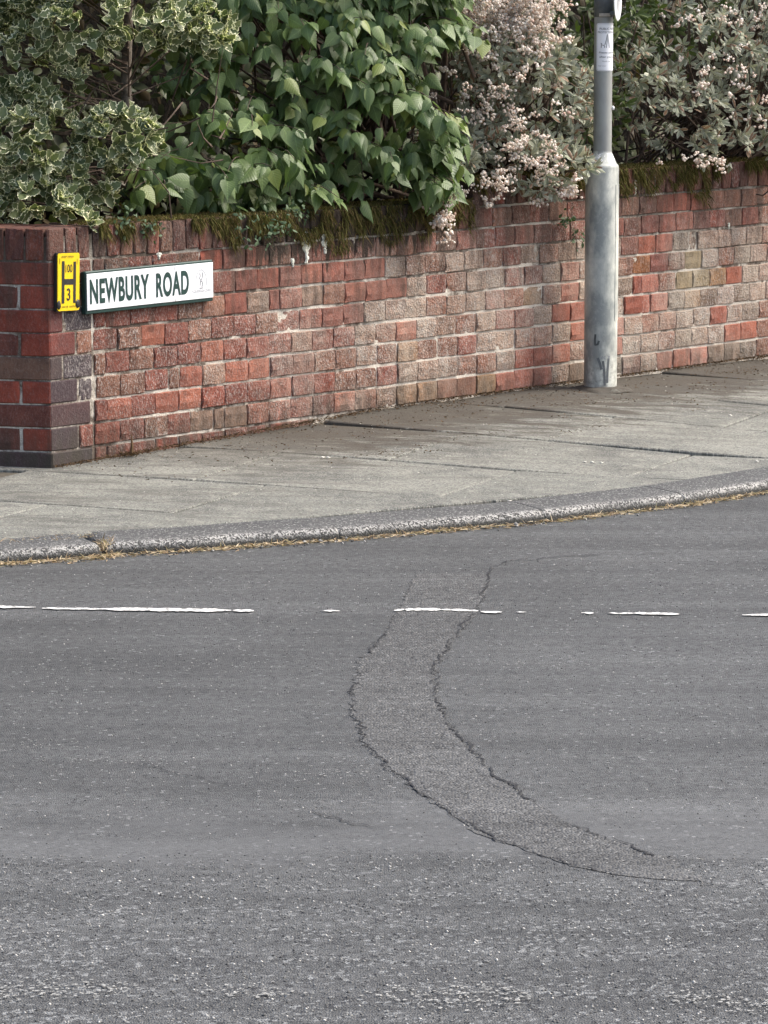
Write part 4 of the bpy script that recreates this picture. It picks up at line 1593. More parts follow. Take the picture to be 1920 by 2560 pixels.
# round sign held on the band, turned well away
rs = empty('round_sign', (LX, LY, LZ + 1.56))
tag(rs, 'round white sign with dark zigzag emblem at the top of the lamp post', 'sign')
ra = math.radians(75)
rcx, rcy = 0.053, -0.052
rs.location = (LX + rcx, LY + rcy, LZ + 1.555)
rs.rotation_euler = (0, 0, ra)
P = [(0.072 * math.cos(2 * math.pi * k / 48), 0.072 * math.sin(2 * math.pi * k / 48)) for k in range(48)]
plate('disc', P, -0.002, 0.001, 'white', rs)
V2, F2 = strokes([[(-0.03, 0.04), (-0.026, -0.03), (-0.01, 0.02), (-0.004, -0.042), (0.008, 0.03), (0.016, -0.036), (0.026, 0.03)]], 0.006)
mobj('emblem', [(v[0], -0.0028, v[1]) for v in V2], [f[::-1] for f in F2], 'black', rs)
bm = bmesh.new()
box_bm(bm, -0.012, 0.012, 0.0012, 0.03, -0.05, -0.035, 0.001)
bm_obj('bracket', bm, 'darkband', rs)

# =================================================================== PLANTS
def leaf_template(rows, fold, curl, twist=0.0, wave=None, inner=0.0, arch=0.0):
    """leaf lying along +Y, face +Z.  rows: (t, halfwidth[, lift])"""
    V, F, mg, vn = [], [], [], []      # vn holds (length fraction, |x|)
    for k, rw in enumerate(rows):
        t, hw = rw[0], rw[1]
        lift = rw[2] if len(rw) > 2 else 0.0
        yb = t
        zc = -curl * t * t + arch * math.sin(math.pi * t)
        cols = [(-1, 1.0), (-inner, 0.0), (0, 0.0), (inner, 0.0), (1, 1.0)] if inner else [(-1, 1.0), (0, 0.0), (1, 1.0)]
        for (u, mm) in cols:
            x = hw * u
            back = rw[3] * abs(u) if len(rw) > 3 else 0.0
            V.append((x + twist * t * t * 0.3, yb - back, zc - fold * abs(x) + lift * (abs(u) if abs(u) == 1 else 0)))
            mg.append(mm)
            vn.append((t - back, abs(x)))
    m_ = 5 if inner else 3
    for k in range(len(rows) - 1):
        for j in range(m_ - 1):
            a = k * m_ + j
            F.append((a, a + 1, a + m_ + 1))
            F.append((a, a + m_ + 1, a + m_))
    return np.array(V), np.array(F), np.array(mg), np.array(vn)


HEART = [(0.0, 0.02), (0.03, 0.22, 0, 0.06), (0.13, 0.32, 0, 0.04), (0.28, 0.345), (0.44, 0.305), (0.60, 0.215), (0.76, 0.115), (0.90, 0.04), (1.0, 0.003)]
T_LILAC = [leaf_template(HEART, f, c, tw) for f, c, tw in ((0.18, 0.16, 0.3), (0.45, 0.30, -0.5), (0.05, 0.08, 0.2), (0.30, 0.45, 0.1), (0.7, 0.18, 0.5), (-0.25, 0.28, -0.4))]
SPINE = [(0.0, 0.02), (0.12, 0.15, 0.0), (0.24, 0.33, 0.10), (0.36, 0.25, -0.03), (0.50, 0.37, 0.11), (0.63, 0.24, -0.03), (0.76, 0.27, 0.09), (0.88, 0.10, 0.0), (1.0, 0.004, 0.02)]
T_HOLLY = [leaf_template(SPINE, f, c, tw, inner=0.66) for f, c, tw in ((-0.10, 0.15, 0.1), (0.15, 0.25, -0.2), (-0.25, 0.05, 0.2), (0.0, 0.35, 0.0))]
OVAL = [(0.0, 0.02), (0.16, 0.085), (0.40, 0.15), (0.66, 0.158), (0.87, 0.09), (1.0, 0.01)]
T_GREY = [leaf_template(OVAL, f, c, tw, inner=0.72) for f, c, tw in ((0.2, 0.10, 0.2), (0.5, 0.3, -0.3), (-0.2, 0.2, 0.1))]
SMALL = [(0.0, 0.02), (0.2, 0.22), (0.5, 0.28), (0.8, 0.16), (1.0, 0.01)]
T_HEDGE = [leaf_template(SMALL, f, c) for f, c in ((0.2, 0.2), (-0.2, 0.1), (0.5, 0.3))]


class Leaves:
    def __init__(s):
        s.pos, s.rot, s.sc, s.tp = [], [], [], []

    def add(s, pos, along, face, size, k):
        along = along / (np.linalg.norm(along) + 1e-9)
        face = face - along * (face @ along)
        l = np.linalg.norm(face)
        if l < 1e-4:
            face = np.array([0.3, 0.2, 0.9])
            face = face - along * (face @ along)
            l = np.linalg.norm(face)
        face = face / l
        side = np.cross(along, face)
        s.pos.append(pos)
        s.rot.append(np.stack([side, along, face], 1))
        s.sc.append(size)
        s.tp.append(k)


def build_leaves(lv, templates, mat, root, nsingle, stuff='foliage', leafname='leaf'):
    pos, rot, sc, tp = np.array(lv.pos), np.array(lv.rot), np.array(lv.sc), np.array(lv.tp)
    u, v, z = proj(pos + rot[:, :, 1] * sc[:, None] * 0.5)
    infr = (u > -8) & (u < 776) & (v > -8) & (v < 420)
    # frontmost leaf of each small cell of the view, the largest first
    cell = {}
    for i in np.argsort(z):
        if not infr[i]:
            continue
        key = (int(u[i] // 13), int(v[i] // 13))
        cell.setdefault(key, i)
    faceon = np.abs(rot[:, 1, 2])
    cand = sorted(cell.values(), key=lambda i: -(sc[i] * (0.3 + faceon[i])))[:nsingle]
    single = set(cand)
    rl = np.array(root.location)
    meshes = []
    for k, (V, F, mg, vn) in enumerate(templates):
        meshes.append(fast_mesh(leafname, V, F, mat, {'margin': mg, 'lt': vn[:, 0], 'lx': vn[:, 1]}, smooth=True))
    for i in cand:
        o = bpy.data.objects.new(leafname, meshes[tp[i]])
        m4 = np.eye(4)
        m4[:3, :3] = rot[i] * sc[i]
        m4[:3, 3] = pos[i] - rl
        link(o, root)
        o.matrix_basis = Matrix(m4.tolist())
    VV, FF, MG, VN, RN_ = [], [], [], [], []
    off = 0
    for k, (V, F, mg, vn) in enumerate(templates):
        idx = np.array([i for i in range(len(pos)) if tp[i] == k and i not in single])
        if len(idx) == 0:
            continue
        X = np.einsum('nij,vj->nvi', rot[idx] * sc[idx][:, None, None], V) + (pos[idx] - rl)[:, None, :]
        VV.append(X.reshape(-1, 3))
        FF.append((F[None] + (off + np.arange(len(idx)) * len(V))[:, None, None]).reshape(-1, 3))
        MG.append(np.tile(mg, len(idx)))
        VN.append(np.tile(vn, (len(idx), 1)))
        RN_.append(np.repeat(rng.random(len(idx)), len(V)))
        off += len(idx) * len(V)
    me = fast_mesh(stuff, np.concatenate(VV), np.concatenate(FF), mat, {'margin': np.concatenate(MG), 'lt': np.concatenate(VN)[:, 0], 'lx': np.concatenate(VN)[:, 1], 'rnd': np.concatenate(RN_)}, smooth=True)
    o = link(bpy.data.objects.new(stuff, me), root)
    tag(o, None, kind='stuff')
    return o


def unit(v):
    v = np.asarray(v, float)
    return v / (np.linalg.norm(v) + 1e-9)


CAMDIR = np.array([0, -1.0, 0.05])


def shell_points(blobs, n, inner=0.8, back=-0.15):
    """points in the outer skin of a set of ellipsoids, not buried in another one, mostly on the road side"""
    out = []
    wts = np.array([b[1][0] * b[1][2] for b in blobs])
    wts = wts / wts.sum()
    tries = 0
    while len(out) < n and tries < n * 60:
        tries += 1
        k = rng.choice(len(blobs), p=wts)
        c, rad = np.array(blobs[k][0]), np.array(blobs[k][1])
        u = unit(rng.normal(size=3))
        if u @ unit(np.array([0.35, -1, 0.25])) < back:
            continue
        t = rng.uniform(inner, 1.04)
        lump = 1 + 0.16 * mnoise.noise(tuple((c + u * rad) * 5.0))
        p = c + u * rad * t * lump
        bad = False
        for j, (c2, r2) in enumerate(blobs):
            if j != k:
                d = (p - np.array(c2)) / np.array(r2)
                if d @ d < (inner * 0.92) ** 2:
                    bad = True
                    break
        if bad:
            continue
        out.append((p, unit(u / rad), t))
    return out


def rosette(lv, p, ax, n, size, ntemp, spread=(0.5, 1.25), droop=0.0):
    ax = unit(ax)
    e1 = unit(np.cross(ax, [0.3, 0.5, 0.8]))
    e2 = np.cross(ax, e1)
    a0 = rng.uniform(0, 6.28)
    for k in range(n):
        a = a0 + k * 2.399 + rng.normal(0, 0.25)
        th = rng.uniform(*spread) * (0.6 + 0.4 * k / n)
        rad = e1 * math.cos(a) + e2 * math.sin(a)
        al = ax * math.cos(th) + rad * math.sin(th) + np.array([0, 0, -droop * rng.random()])
        fc = ax * math.sin(th) - rad * math.cos(th) + rng.normal(0, 0.25, 3)
        lv.add(p - ax * (0.012 * k / n * size / 0.05) + rad * 0.003, al, fc, size * rng.uniform(0.7, 1.15), int(rng.integers(ntemp)))


def twigs_from(points, base_fn, mg, r0=0.006, r1=0.0015, sag=0.05, sides=4):
    for p in points:
        b = np.array(base_fn(p))
        m_ = (p + b) / 2 + rng.normal(0, 0.04, 3) + np.array([0, 0, sag])
        V, F = tube([b, (b + m_) / 2 + rng.normal(0, 0.015, 3), m_, (m_ + p) / 2 + rng.normal(0, 0.01, 3), p], [r0, r0 * .85, r0 * .65, (r0 * .4 + r1 * .6), r1], sides)
        mg.add(V, F)


# --- variegated holly, left
hroot = empty('holly_shrub', (-1.25, 13.15, 0.6))
tag(hroot, 'variegated holly shrub with cream edged spiny leaves above the corner brickwork', 'shrub')
HB_ = [((-1.42, 12.95, 1.30), (0.34, 0.34, 0.20)), ((-1.02, 12.88, 1.50), (0.34, 0.30, 0.13)), ((-0.72, 13.0, 1.47), (0.16, 0.2, 0.12)), ((-1.28, 12.72, 1.06), (0.24, 0.22, 0.15)),
       ((-0.95, 12.72, 1.08), (0.15, 0.16, 0.10)), ((-1.48, 12.66, 0.98), (0.22, 0.2, 0.16)), ((-1.12, 12.74, 0.92), (0.17, 0.14, 0.08)), ((-1.22, 12.55, 0.855), (0.14, 0.12, 0.06)), ((-1.5, 12.62, 0.80), (0.2, 0.16, 0.07)),
       ((-1.3, 13.0, 1.75), (0.6, 0.4, 0.25)), ((-1.9, 12.9, 1.2), (0.35, 0.4, 0.5)), ((-1.075, 12.45, 0.805), (0.065, 0.05, 0.032))]
lv = Leaves()
pts = shell_points(HB_, 860, 0.74)
for p, nr, t in pts:
    ax = unit(nr * 0.8 + CAMDIR * 0.5 + np.array([0, 0, 0.55]) + rng.normal(0, 0.3, 3))
    rosette(lv, p, ax, int(rng.integers(5, 9)), 0.054, len(T_HOLLY))
pts2 = shell_points(HB_, 260, 0.45)
for p, nr, t in pts2:
    rosette(lv, p, unit(nr + rng.normal(0, 0.5, 3)), 5, 0.058, len(T_HOLLY))
build_leaves(lv, T_HOLLY, 'holly', hroot, 300)
mg = Merge()
hb = np.array([-0.93, 13.02, 0.55])
V, F = tube([hb, hb + [0.01, 0, 0.35], hb + [-0.012, 0.01, 0.7], hb + [0.0, 0.03, 1.0], hb + [0.02, 0.05, 1.6]], [0.027, 0.024, 0.020, 0.018, 0.012], 9)
mg.add([np.array(v) - np.array(hroot.location) for v in V], F)
mg.obj('trunk', 'bark', hroot)
mg = Merge()
for tgt in [p for p, _, _ in pts[:60]]:
    bz = hb + np.array([0, 0, max(0.1, min(1.3, (tgt[2] - hb[2]) * 0.75))])
    m_ = (bz + tgt) / 2 + rng.normal(0, 0.07, 3)
    V, F = tube([bz, m_, tgt], [0.004, 0.003, 0.0015], 4)
    mg.add([np.array(v) - np.array(hroot.location) for v in V], F)
for k in range(26):
    a = np.array([rng.uniform(-1.3, -0.5), rng.uniform(12.7, 13.2), rng.uniform(0.75, 1.4)])
    b = a + rng.normal(0, 0.16, 3)
    V, F = tube([a, (a + b) / 2 + rng.normal(0, .02, 3), b], [0.004, 0.003, 0.001], 4)
    mg.add([np.array(v) - np.array(hroot.location) for v in V], F)
mg.obj('branches', 'twig', hroot)

# --- lilac, centre
lroot = empty('lilac_shrub', (0.0, 14.0, 0.62))
tag(lroot, 'green lilac shrub with large drooping heart shaped leaves over the wall coping', 'shrub')
lv = Leaves()
mgl = Merge()
LB = [((-0.38, 13.75, 1.38), (0.52, 0.42, 0.28)), ((0.04, 13.95, 1.45), (0.30, 0.36, 0.22)), ((-0.62, 13.35, 1.00), (0.33, 0.3, 0.20)), ((-0.12, 13.75, 1.10), (0.38, 0.34, 0.22)), ((-0.07, 13.95, 1.80), (0.40, 0.45, 0.3)), ((-0.50, 13.8, 1.75), (0.5, 0.4, 0.25)),
      ((-0.76, 13.1, 0.90), (0.20, 0.16, 0.11)), ((-0.03, 13.80, 0.93), (0.33, 0.22, 0.12)), ((-0.45, 13.45, 0.88), (0.25, 0.2, 0.09))]
pts = shell_points(LB, 330, 0.80, 0.0)
lb = np.array([-0.1, 14.2, 0.6])
tips = []
for p, nr, t in pts:
    out = unit(np.array([nr[0], nr[1], 0]) + CAMDIR * 0.5)
    d = unit(out * 0.9 + np.array([0, 0, 0.25]) + rng.normal(0, 0.25, 3))
    q = p - d * 0.10
    L = rng.uniform(0.12, 0.24)
    n_ = int(rng.integers(3, 5))
    path = []
    for k in range(n_ + 1):
        tt = k / n_
        pt = q + d * L * tt + np.array([0, 0, -0.06 * tt * tt])
        path.append(pt)
        side0 = unit(np.cross(d, [0, 0, 1]))
        if k == 0:
            continue
        for sgn in (-1, 1):
            side = side0 * sgn if k % 2 else unit(side0 * 0.4 * sgn + out * 0.5)
            al = unit(side * rng.uniform(0.3, 0.8) + out * rng.uniform(0.1, 0.5) + np.array([0, 0, -rng.uniform(0.45, 1.15)]) + rng.normal(0, 0.15, 3))
            fc = out * rng.uniform(0.5, 1.0) + np.array([0, 0, rng.uniform(0.25, 0.8)]) + side * 0.35 + rng.normal(0, 0.32, 3)
            lv.add(pt + al * 0.015, al, fc, (rng.uniform(0.066, 0.112) if rng.random() < 0.6 else rng.uniform(0.04, 0.07)) * (1.0 if k < n_ else 0.8), int(rng.integers(len(T_LILAC))))
    V, F = tube(path, list(np.linspace(0.0028, 0.0012, len(path))), 4)
    mgl.add([np.array(v) - np.array(lroot.location) for v in V], F)
    tips.append(q)
pts2 = shell_points(LB, 700, 0.45, -0.1)
for p, nr, t in pts2:
    al = unit(rng.normal(0, 0.5, 3) + np.array([0, -0.2, -0.7]))
    lv.add(p, al, CAMDIR + rng.normal(0, 0.5, 3) + np.array([0, 0, 0.4]), rng.uniform(0.06, 0.09), int(rng.integers(len(T_LILAC))))
build_leaves(lv, T_LILAC, 'lilac', lroot, 300)
for q in tips[::2]:
    b = lb + np.array([rng.normal(0, 0.15), rng.normal(0, 0.1), max(0.0, (q[2] - lb[2]) * 0.5)])
    m_ = (b + q) / 2 + rng.normal(0, 0.04, 3)
    V, F = tube([b, m_, q], [0.009, 0.006, 0.003], 5)
    mgl.add([np.array(v) - np.array(lroot.location) for v in V], F)
for k in range(5):
    b = lb + np.array([rng.uniform(-0.5, 0.4), rng.uniform(-0.15, 0.15), -0.05])
    V, F = tube([b, b + rng.normal(0, .04, 3) + [0, 0, .5], b + rng.normal(0, .08, 3) + [0, 0, 1.1]], [0.018, 0.014, 0.009], 6)
    mgl.add([np.array(v) - np.array(lroot.location) for v in V], F)
mgl.obj('stems', 'twig', lroot)

# --- grey-leaved shrubs with dried flower heads
ico = None
bm = bmesh.new()
bmesh.ops.create_icosphere(bm, subdivisions=1, radius=1.0)
ICO_V = np.array([v.co[:] for v in bm.verts])
ICO_F = np.array([[v.index for v in f.verts] for f in bm.faces])
bm.free()


def flower_mesh(heads, root, name='dried_flowers'):
    """heads: list of (pos, radius of umbel, count)"""
    P, Sz = [], []
    for c, rad, n_ in heads:
        for k in range(n_):
            u = rng.normal(0, 0.5, 3)
            u[2] *= 0.7
            P.append(c + u * rad)
            Sz.append(rng.uniform(0.0032, 0.0072))
    P, Sz = np.array(P), np.array(Sz)
    n_ = len(P)
    V = ICO_V[None] * Sz[:, None, None] * rng.uniform(0.55, 1.35, (n_, len(ICO_V), 1)) + (P - np.array(root.location))[:, None, :]
    F = (ICO_F[None] + (np.arange(n_) * len(ICO_V))[:, None, None]).reshape(-1, 3)
    me = fast_mesh(name, V.reshape(-1, 3), F, 'flower', {'rnd': np.repeat(rng.random(n_), len(ICO_V))})
    o = link(bpy.data.objects.new(name, me), root)
    tag(o, None, kind='stuff')


def grey_shrub(loc, blobs, label, ntips, heads, size=0.044):
    root = empty('grey_leaved_shrub', loc)
    tag(root, label, 'shrub')
    lv = Leaves()
    pts = shell_points(blobs, ntips, 0.80, -0.05)
    for p, nr, t in pts:
        ax = unit(nr * 0.8 + CAMDIR * 0.45 + np.array([0, 0, 0.35]) + rng.normal(0, 0.35, 3))
        rosette(lv, p, ax, int(rng.integers(6, 11)), size * rng.uniform(0.8, 1.15), len(T_GREY), (0.35, 1.3), 0.35)
        if rng.random() < 0.6:
            rosette(lv, p - ax * 0.03, ax, 5, size, len(T_GREY), (0.9, 1.5), 0.5)
    p2 = shell_points(blobs, int(ntips * 0.4), 0.45, -0.1)
    for p, nr, t in p2:
        rosette(lv, p, unit(nr + rng.normal(0, 0.6, 3)), 6, size, len(T_GREY))
    build_leaves(lv, T_GREY, 'grey', root, 300)
    mg = Merge()
    b0 = np.array(loc)
    for p, nr, t in pts[::3] + p2[::4]:
        b = b0 + np.array([rng.normal(0, 0.2), rng.normal(0, 0.12), rng.uniform(-.02, 0.35)])
        nb = sn(b[0], b[1])[1]
        if nb > -0.25:
            b[:2] -= NRM * (nb + 0.25)
        m_ = (b + p) / 2 + rng.normal(0, 0.05, 3)
        V, F = tube([b, m_, p - nr * 0.02, p], [0.006, 0.0042, 0.002, 0.001], 4)
        mg.add([np.array(v) - b0 for v in V], F)
    mg.obj('stems', 'twig', root)
    flower_mesh(heads, root)
    return root


GB1 = [((0.60, 14.42, 1.18), (0.26, 0.28, 0.24)), ((0.42, 14.35, 0.99), (0.22, 0.22, 0.14)), ((0.60, 14.22, 0.90), (0.22, 0.16, 0.11)), ((0.48, 14.25, 1.30), (0.24, 0.2, 0.16)), ((0.36, 14.6, 1.62), (0.36, 0.3, 0.22)), ((0.22, 14.12, 0.95), (0.18, 0.16, 0.12)),
       ((0.62, 14.18, 0.815), (0.13, 0.09, 0.06)), ((0.75, 14.5, 1.0), (0.16, 0.2, 0.14))]
heads = []
for (c, rad, k) in [((0.50, 14.14, 1.50), (0.16, 0.07, 0.11), 300), ((0.57, 14.15, 1.42), (0.07, 0.05, 0.06), 26), ((0.38, 14.10, 1.44), (0.10, 0.06, 0.12), 40), ((0.48, 14.08, 1.17), (0.13, 0.07, 0.08), 40), ((0.45, 14.05, 0.95), (0.22, 0.06, 0.05), 44), ((0.42, 14.0, 0.835), (0.06, 0.04, 0.06), 16),
                   ((0.235, 13.70, 0.735), (0.035, 0.03, 0.055), 18), ((0.66, 14.12, 0.835), (0.05, 0.04, 0.05), 12), ((0.7, 14.1, 0.79), (0.05, 0.03, 0.03), 10), ((0.44, 14.15, 1.7), (0.2, 0.1, 0.1), 60), ((0.62, 14.1, 1.05), (0.1, 0.06, 0.1), 14)]:
    for _ in range(k):
        hp = np.array(c) + rng.normal(0, 0.5, 3) * np.array(rad) * 1.6
        if hp[0] > 0.74 and hp[2] > 0.88:
            continue
        heads.append((hp, rng.uniform(0.016, 0.032), int(rng.integers(9, 20))))
grey_shrub((0.5, 14.6, 0.66), GB1, 'grey leaved shrub full of pale pink dried flowers left of the lamp post', 400, heads)

GB2 = [((1.30, 15.25, 1.38), (0.38, 0.3, 0.20)), ((1.72, 15.65, 1.36), (0.42, 0.35, 0.28)), ((1.20, 15.05, 1.10), (0.26, 0.24, 0.16)), ((1.58, 15.4, 1.10), (0.36, 0.26, 0.17)), ((1.36, 15.15, 0.945), (0.24, 0.18, 0.09)), ((1.72, 15.45, 0.94), (0.28, 0.18, 0.10)),
       ((1.05, 15.05, 1.25), (0.2, 0.25, 0.2)), ((1.5, 15.5, 1.75), (0.7, 0.4, 0.25)), ((2.3, 16.1, 1.3), (0.5, 0.4, 0.4))]
heads = []
for (c, rad, k) in [((1.35, 14.97, 1.48), (0.14, 0.06, 0.06), 18), ((1.72, 15.25, 1.42), (0.2, 0.08, 0.10), 34), ((1.30, 14.86, 1.25), (0.2, 0.06, 0.08), 20), ((1.68, 15.1, 1.10), (0.18, 0.06, 0.08), 28), ((1.30, 14.88, 0.895), (0.07, 0.05, 0.02), 8), ((1.41, 14.95, 0.875), (0.03, 0.03, 0.03), 7), ((1.86, 15.4, 1.3), (0.06, 0.06, 0.12), 10)]:
    for _ in range(k):
        heads.append((np.array(c) + rng.normal(0, 0.5, 3) * np.array(rad) * 1.6, rng.uniform(0.014, 0.026), int(rng.integers(6, 14))))
grey_shrub((1.5, 15.7, 0.70), GB2, 'grey green shrub with sparse dried flowers right of the lamp post', 620, heads)

# --- plain green shrub seen between them
groot = empty('green_shrub', (0.95, 15.2, 0.68))
tag(groot, 'dark olive green leafy shrub standing behind the lamp post shaft', 'shrub')
lv = Leaves()
GB3 = [((0.84, 15.0, 1.50), (0.28, 0.25, 0.30)), ((1.12, 15.3, 1.52), (0.34, 0.3, 0.28)), ((0.85, 14.9, 1.15), (0.2, 0.2, 0.25))]
for p, nr, t in shell_points(GB3, 170, 0.6, -0.1):
    rosette(lv, p, unit(nr + CAMDIR * 0.4 + np.array([0, 0, 0.5]) + rng.normal(0, .3, 3)), 6, 0.055, len(T_GREY), (0.4, 1.3), 0.2)
build_leaves(lv, T_GREY, 'green2', groot, 150)
mg = Merge()
for k in range(16):
    b = np.array([0.95, 15.2, 0.62]) + rng.normal(0, 0.06, 3) * [1, 1, 0]
    t_ = b + np.array([rng.normal(0, 0.2), rng.normal(-0.1, 0.1), rng.uniform(0.6, 1.1)])
    V, F = tube([b, (b + t_) / 2 + rng.normal(0, .03, 3), t_], [0.009, 0.006, 0.002], 5)
    mg.add([np.array(v) - np.array(groot.location) for v in V], F)
mg.obj('stems', 'twig', groot)

# --- dense hedge closing the garden behind
kroot = empty('garden_hedge', W(2.5, -1.6, 0.6))
tag(kroot, 'dense dark green hedge filling the garden behind the shrubs', 'hedge')
lv = Leaves()
n_ = 17000
for i in range(n_):
    s_ = rng.uniform(-2.6, 7.2)
    z = rng.uniform(0.6, 2.6)
    p = np.array(W(s_, -1.35 - rng.random() ** 1.5 * 0.5 + 0.12 * mnoise.noise((s_ * 3, z * 3, 0)), z))
    al = unit(np.array([NRM[0], NRM[1], 0]) * 0.5 + rng.normal(0, 0.7, 3) + [0, 0, -0.2])
    lv.add(p, al, np.array([NRM[0], NRM[1], 0.5]) + rng.normal(0, 0.5, 3), rng.uniform(0.05, 0.085), int(rng.integers(len(T_HEDGE))))
build_leaves(lv, T_HEDGE, 'hedge', kroot, 0)
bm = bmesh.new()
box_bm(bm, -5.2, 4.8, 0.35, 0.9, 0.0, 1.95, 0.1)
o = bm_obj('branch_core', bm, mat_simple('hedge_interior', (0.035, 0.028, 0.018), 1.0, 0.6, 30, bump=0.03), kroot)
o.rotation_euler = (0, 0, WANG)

# --- moss hanging from the coping
def strands(name, P, D, L, Wd, mat, label, cat, parent=None, rl=(0, 0, 0), droop=0.4, seg=3):
    """thin tapered blades: P base, D direction, length, width"""
    P, D = np.asarray(P), np.asarray(D)
    n_ = len(P)
    side = np.cross(D, rng.normal(0, 1, (n_, 3)))
    side /= np.linalg.norm(side, axis=1)[:, None] + 1e-9
    V = []
    for k in range(seg + 1):
        t = k / seg
        c = P + D * (L * t)[:, None] + np.array([0, 0, -1.0]) * (L * droop * t * t)[:, None]
        wdt = (Wd * (1 - 0.85 * t))[:, None]
        V += [c + side * wdt, c - side * wdt]
    V = np.stack(V, 1) - np.array(rl)
    f = []
    for k in range(seg):
        f += [(2 * k, 2 * k + 1, 2 * k + 3), (2 * k, 2 * k + 3, 2 * k + 2)]
    nv = 2 * (seg + 1)
    F = (np.array(f)[None] + (np.arange(n_) * nv)[:, None, None]).reshape(-1, 3)
    me = fast_mesh(name, V.reshape(-1, 3), F, mat, {'rnd': np.repeat(rng.random(n_), nv)})
    o = link(bpy.data.objects.new(name, me), parent)
    if parent is None:
        tag(o, label, cat, kind='stuff')
    return o


def moss_amount(s):
    """how far the moss reaches down at this place, 0 none"""
    a = 0.0
    for c, wd, h in ((0.33, 0.07, 0.5), (0.47, 0.05, 0.4), (0.75, 0.05, 0.35), (0.92, 0.10, 1.0), (1.12, 0.12, 0.8), (1.32, 0.10, 1.15), (1.50, 0.13, 1.5), (1.66, 0.1, 1.0), (1.80, 0.12, 1.35), (1.98, 0.12, 1.2), (2.15, 0.1, 0.9), (2.26, 0.04, 1.0),
                     (2.38, 0.06, 0.6), (2.7, 0.1, 0.35), (3.05, 0.2, 0.6), (3.28, 0.10, 0.9), (3.45, 0.08, 1.0), (3.62, 0.06, 0.8), (3.80, 0.13, 1.25), (3.86, 0.05, 1.6), (4.3, 0.2, 0.3)):
        a = max(a, h * math.exp(-((s - c) / wd) ** 2))
    return a


P, D, L, Wd = [], [], [], []
for i in range(60000):
    s_ = rng.uniform(0.22, 4.6)
    a = moss_amount(s_) + 0.12 * mnoise.noise((s_ * 14, 0, 0))
    zt = LINE0 + 0.116 + (COURSE if s_ > STEP else 0)
    if rng.random() < 0.35:      # on the flat top
        n_ = rng.uniform(-0.20, 0.004)
        P.append(W(s_, n_, zt - 0.002))
        D.append(unit([rng.normal(0, .4), rng.normal(0, .4), 1]))
        L.append(rng.uniform(0.006, 0.022))
        Wd.append(rng.uniform(0.001, 0.003))
        continue
    if a < 0.15:
        continue
    dz = rng.random() ** 1.3 * 0.115 * min(1.75, a)
    if rng.random() > 0.45 + 2.2 * (mnoise.noise((s_ * 22, dz * 16, 1)) + 0.08):
        continue
    P.append(W(s_, 0.004 + rng.random() * 0.008, zt - dz))
    D.append(unit(np.array([NRM[0], NRM[1], 0]) * 0.35 + np.array([rng.normal(0, .4), rng.normal(0, .4), -0.7])))
    L.append(rng.uniform(0.005, 0.022) if rng.random() < 0.85 else rng.uniform(0.02, 0.05))
    Wd.append(rng.uniform(0.0008, 0.0028))
strands('moss', P, D, np.array(L), np.array(Wd), 'moss', 'olive moss draped over the upright coping bricks', 'moss')

# little weeds rooted in the coping
wd_spots = [(0.98, 0.02, 0.74, 0.07), (1.06, 0.03, 0.70, 0.06), (1.16, 0.02, 0.73, 0.06), (1.28, 0.0, 0.775, 0.05), (0.34, 0.0, 0.79, 0.05), (0.47, 0.01, 0.76, 0.045), (2.86, 0.01, 0.66, 0.05), (2.93, 0.015, 0.60, 0.05)]
names = ['small leafy weed tuft hanging from the coping right of the street name sign', 'small leafy weed lowest below the coping right of the street name sign', 'small leafy weed on the coping left of the white lime streak', 'small leafy weed on the coping above the white lime streak',
         'small leafy weed on the coping above the yellow hydrant plate', 'small leafy weed on the coping above the street name sign', 'small leafy sprig on the brick face beside the lamp post, the upper one', 'small leafy sprig on the brick face beside the lamp post, the lower one']
for (s_, n_, z, rad), lab in zip(wd_spots, names):
    root = empty('wall_weed', W(s_, n_, z))
    tag(root, lab, 'weed', 'weeds rooted in the wall')
    lv = Leaves()
    for k in range(34):
        p = np.array(W(s_ + rng.normal(0, rad * 0.6), n_ + 0.01 + abs(rng.normal(0, 0.012)), z + rng.normal(0, rad * 0.5)))
        lv.add(p, unit(rng.normal(0, 0.6, 3) + np.array([0, 0, -0.3])), np.array([NRM[0], NRM[1], 0.5]) + rng.normal(0, .4, 3), rng.uniform(0.012, 0.024), int(rng.integers(len(T_HEDGE))))
    build_leaves(lv, T_HEDGE, 'ivy', root, 0)
    mg = Merge()
    for k in range(5):
        a = np.array([0, 0, 0.0])
        b = np.array([rng.normal(0, rad * .6), rng.normal(0, .01), -abs(rng.normal(0, rad))])
        V, F = tube([a, (a + b) / 2 + rng.normal(0, .005, 3), b], [0.0012, 0.001, 0.0006], 3)
        mg.add(V, F)
    mg.obj('stem', 'twig', root)

# dry weed at the foot of the wall
root = empty('dry_weed', W(0.36, 0.03, zwall(0.36)))
tag(root, 'withered brown weed at the foot of the wall below the street name sign', 'weed')
n_ = 90
P = np.array([W(0.36 + rng.normal(0, .05), 0.03 + rng.normal(0, .015), zwall(.36)) for _ in range(n_)])
D = np.array([unit([rng.normal(0, .7), rng.normal(0, .7), 0.5]) for _ in range(n_)])
strands('stalks', P, D, rng.uniform(0.02, 0.06, n_), rng.uniform(0.0008, 0.002, n_), 'litter', None, None, parent=root, rl=root.location)
V, F = tube([(0, 0, 0), (0.004, 0, 0.03), (0.002, 0, 0.075)], [0.008, 0.006, 0.001], 6)
mobj('stem', V, F, 'litter', root)

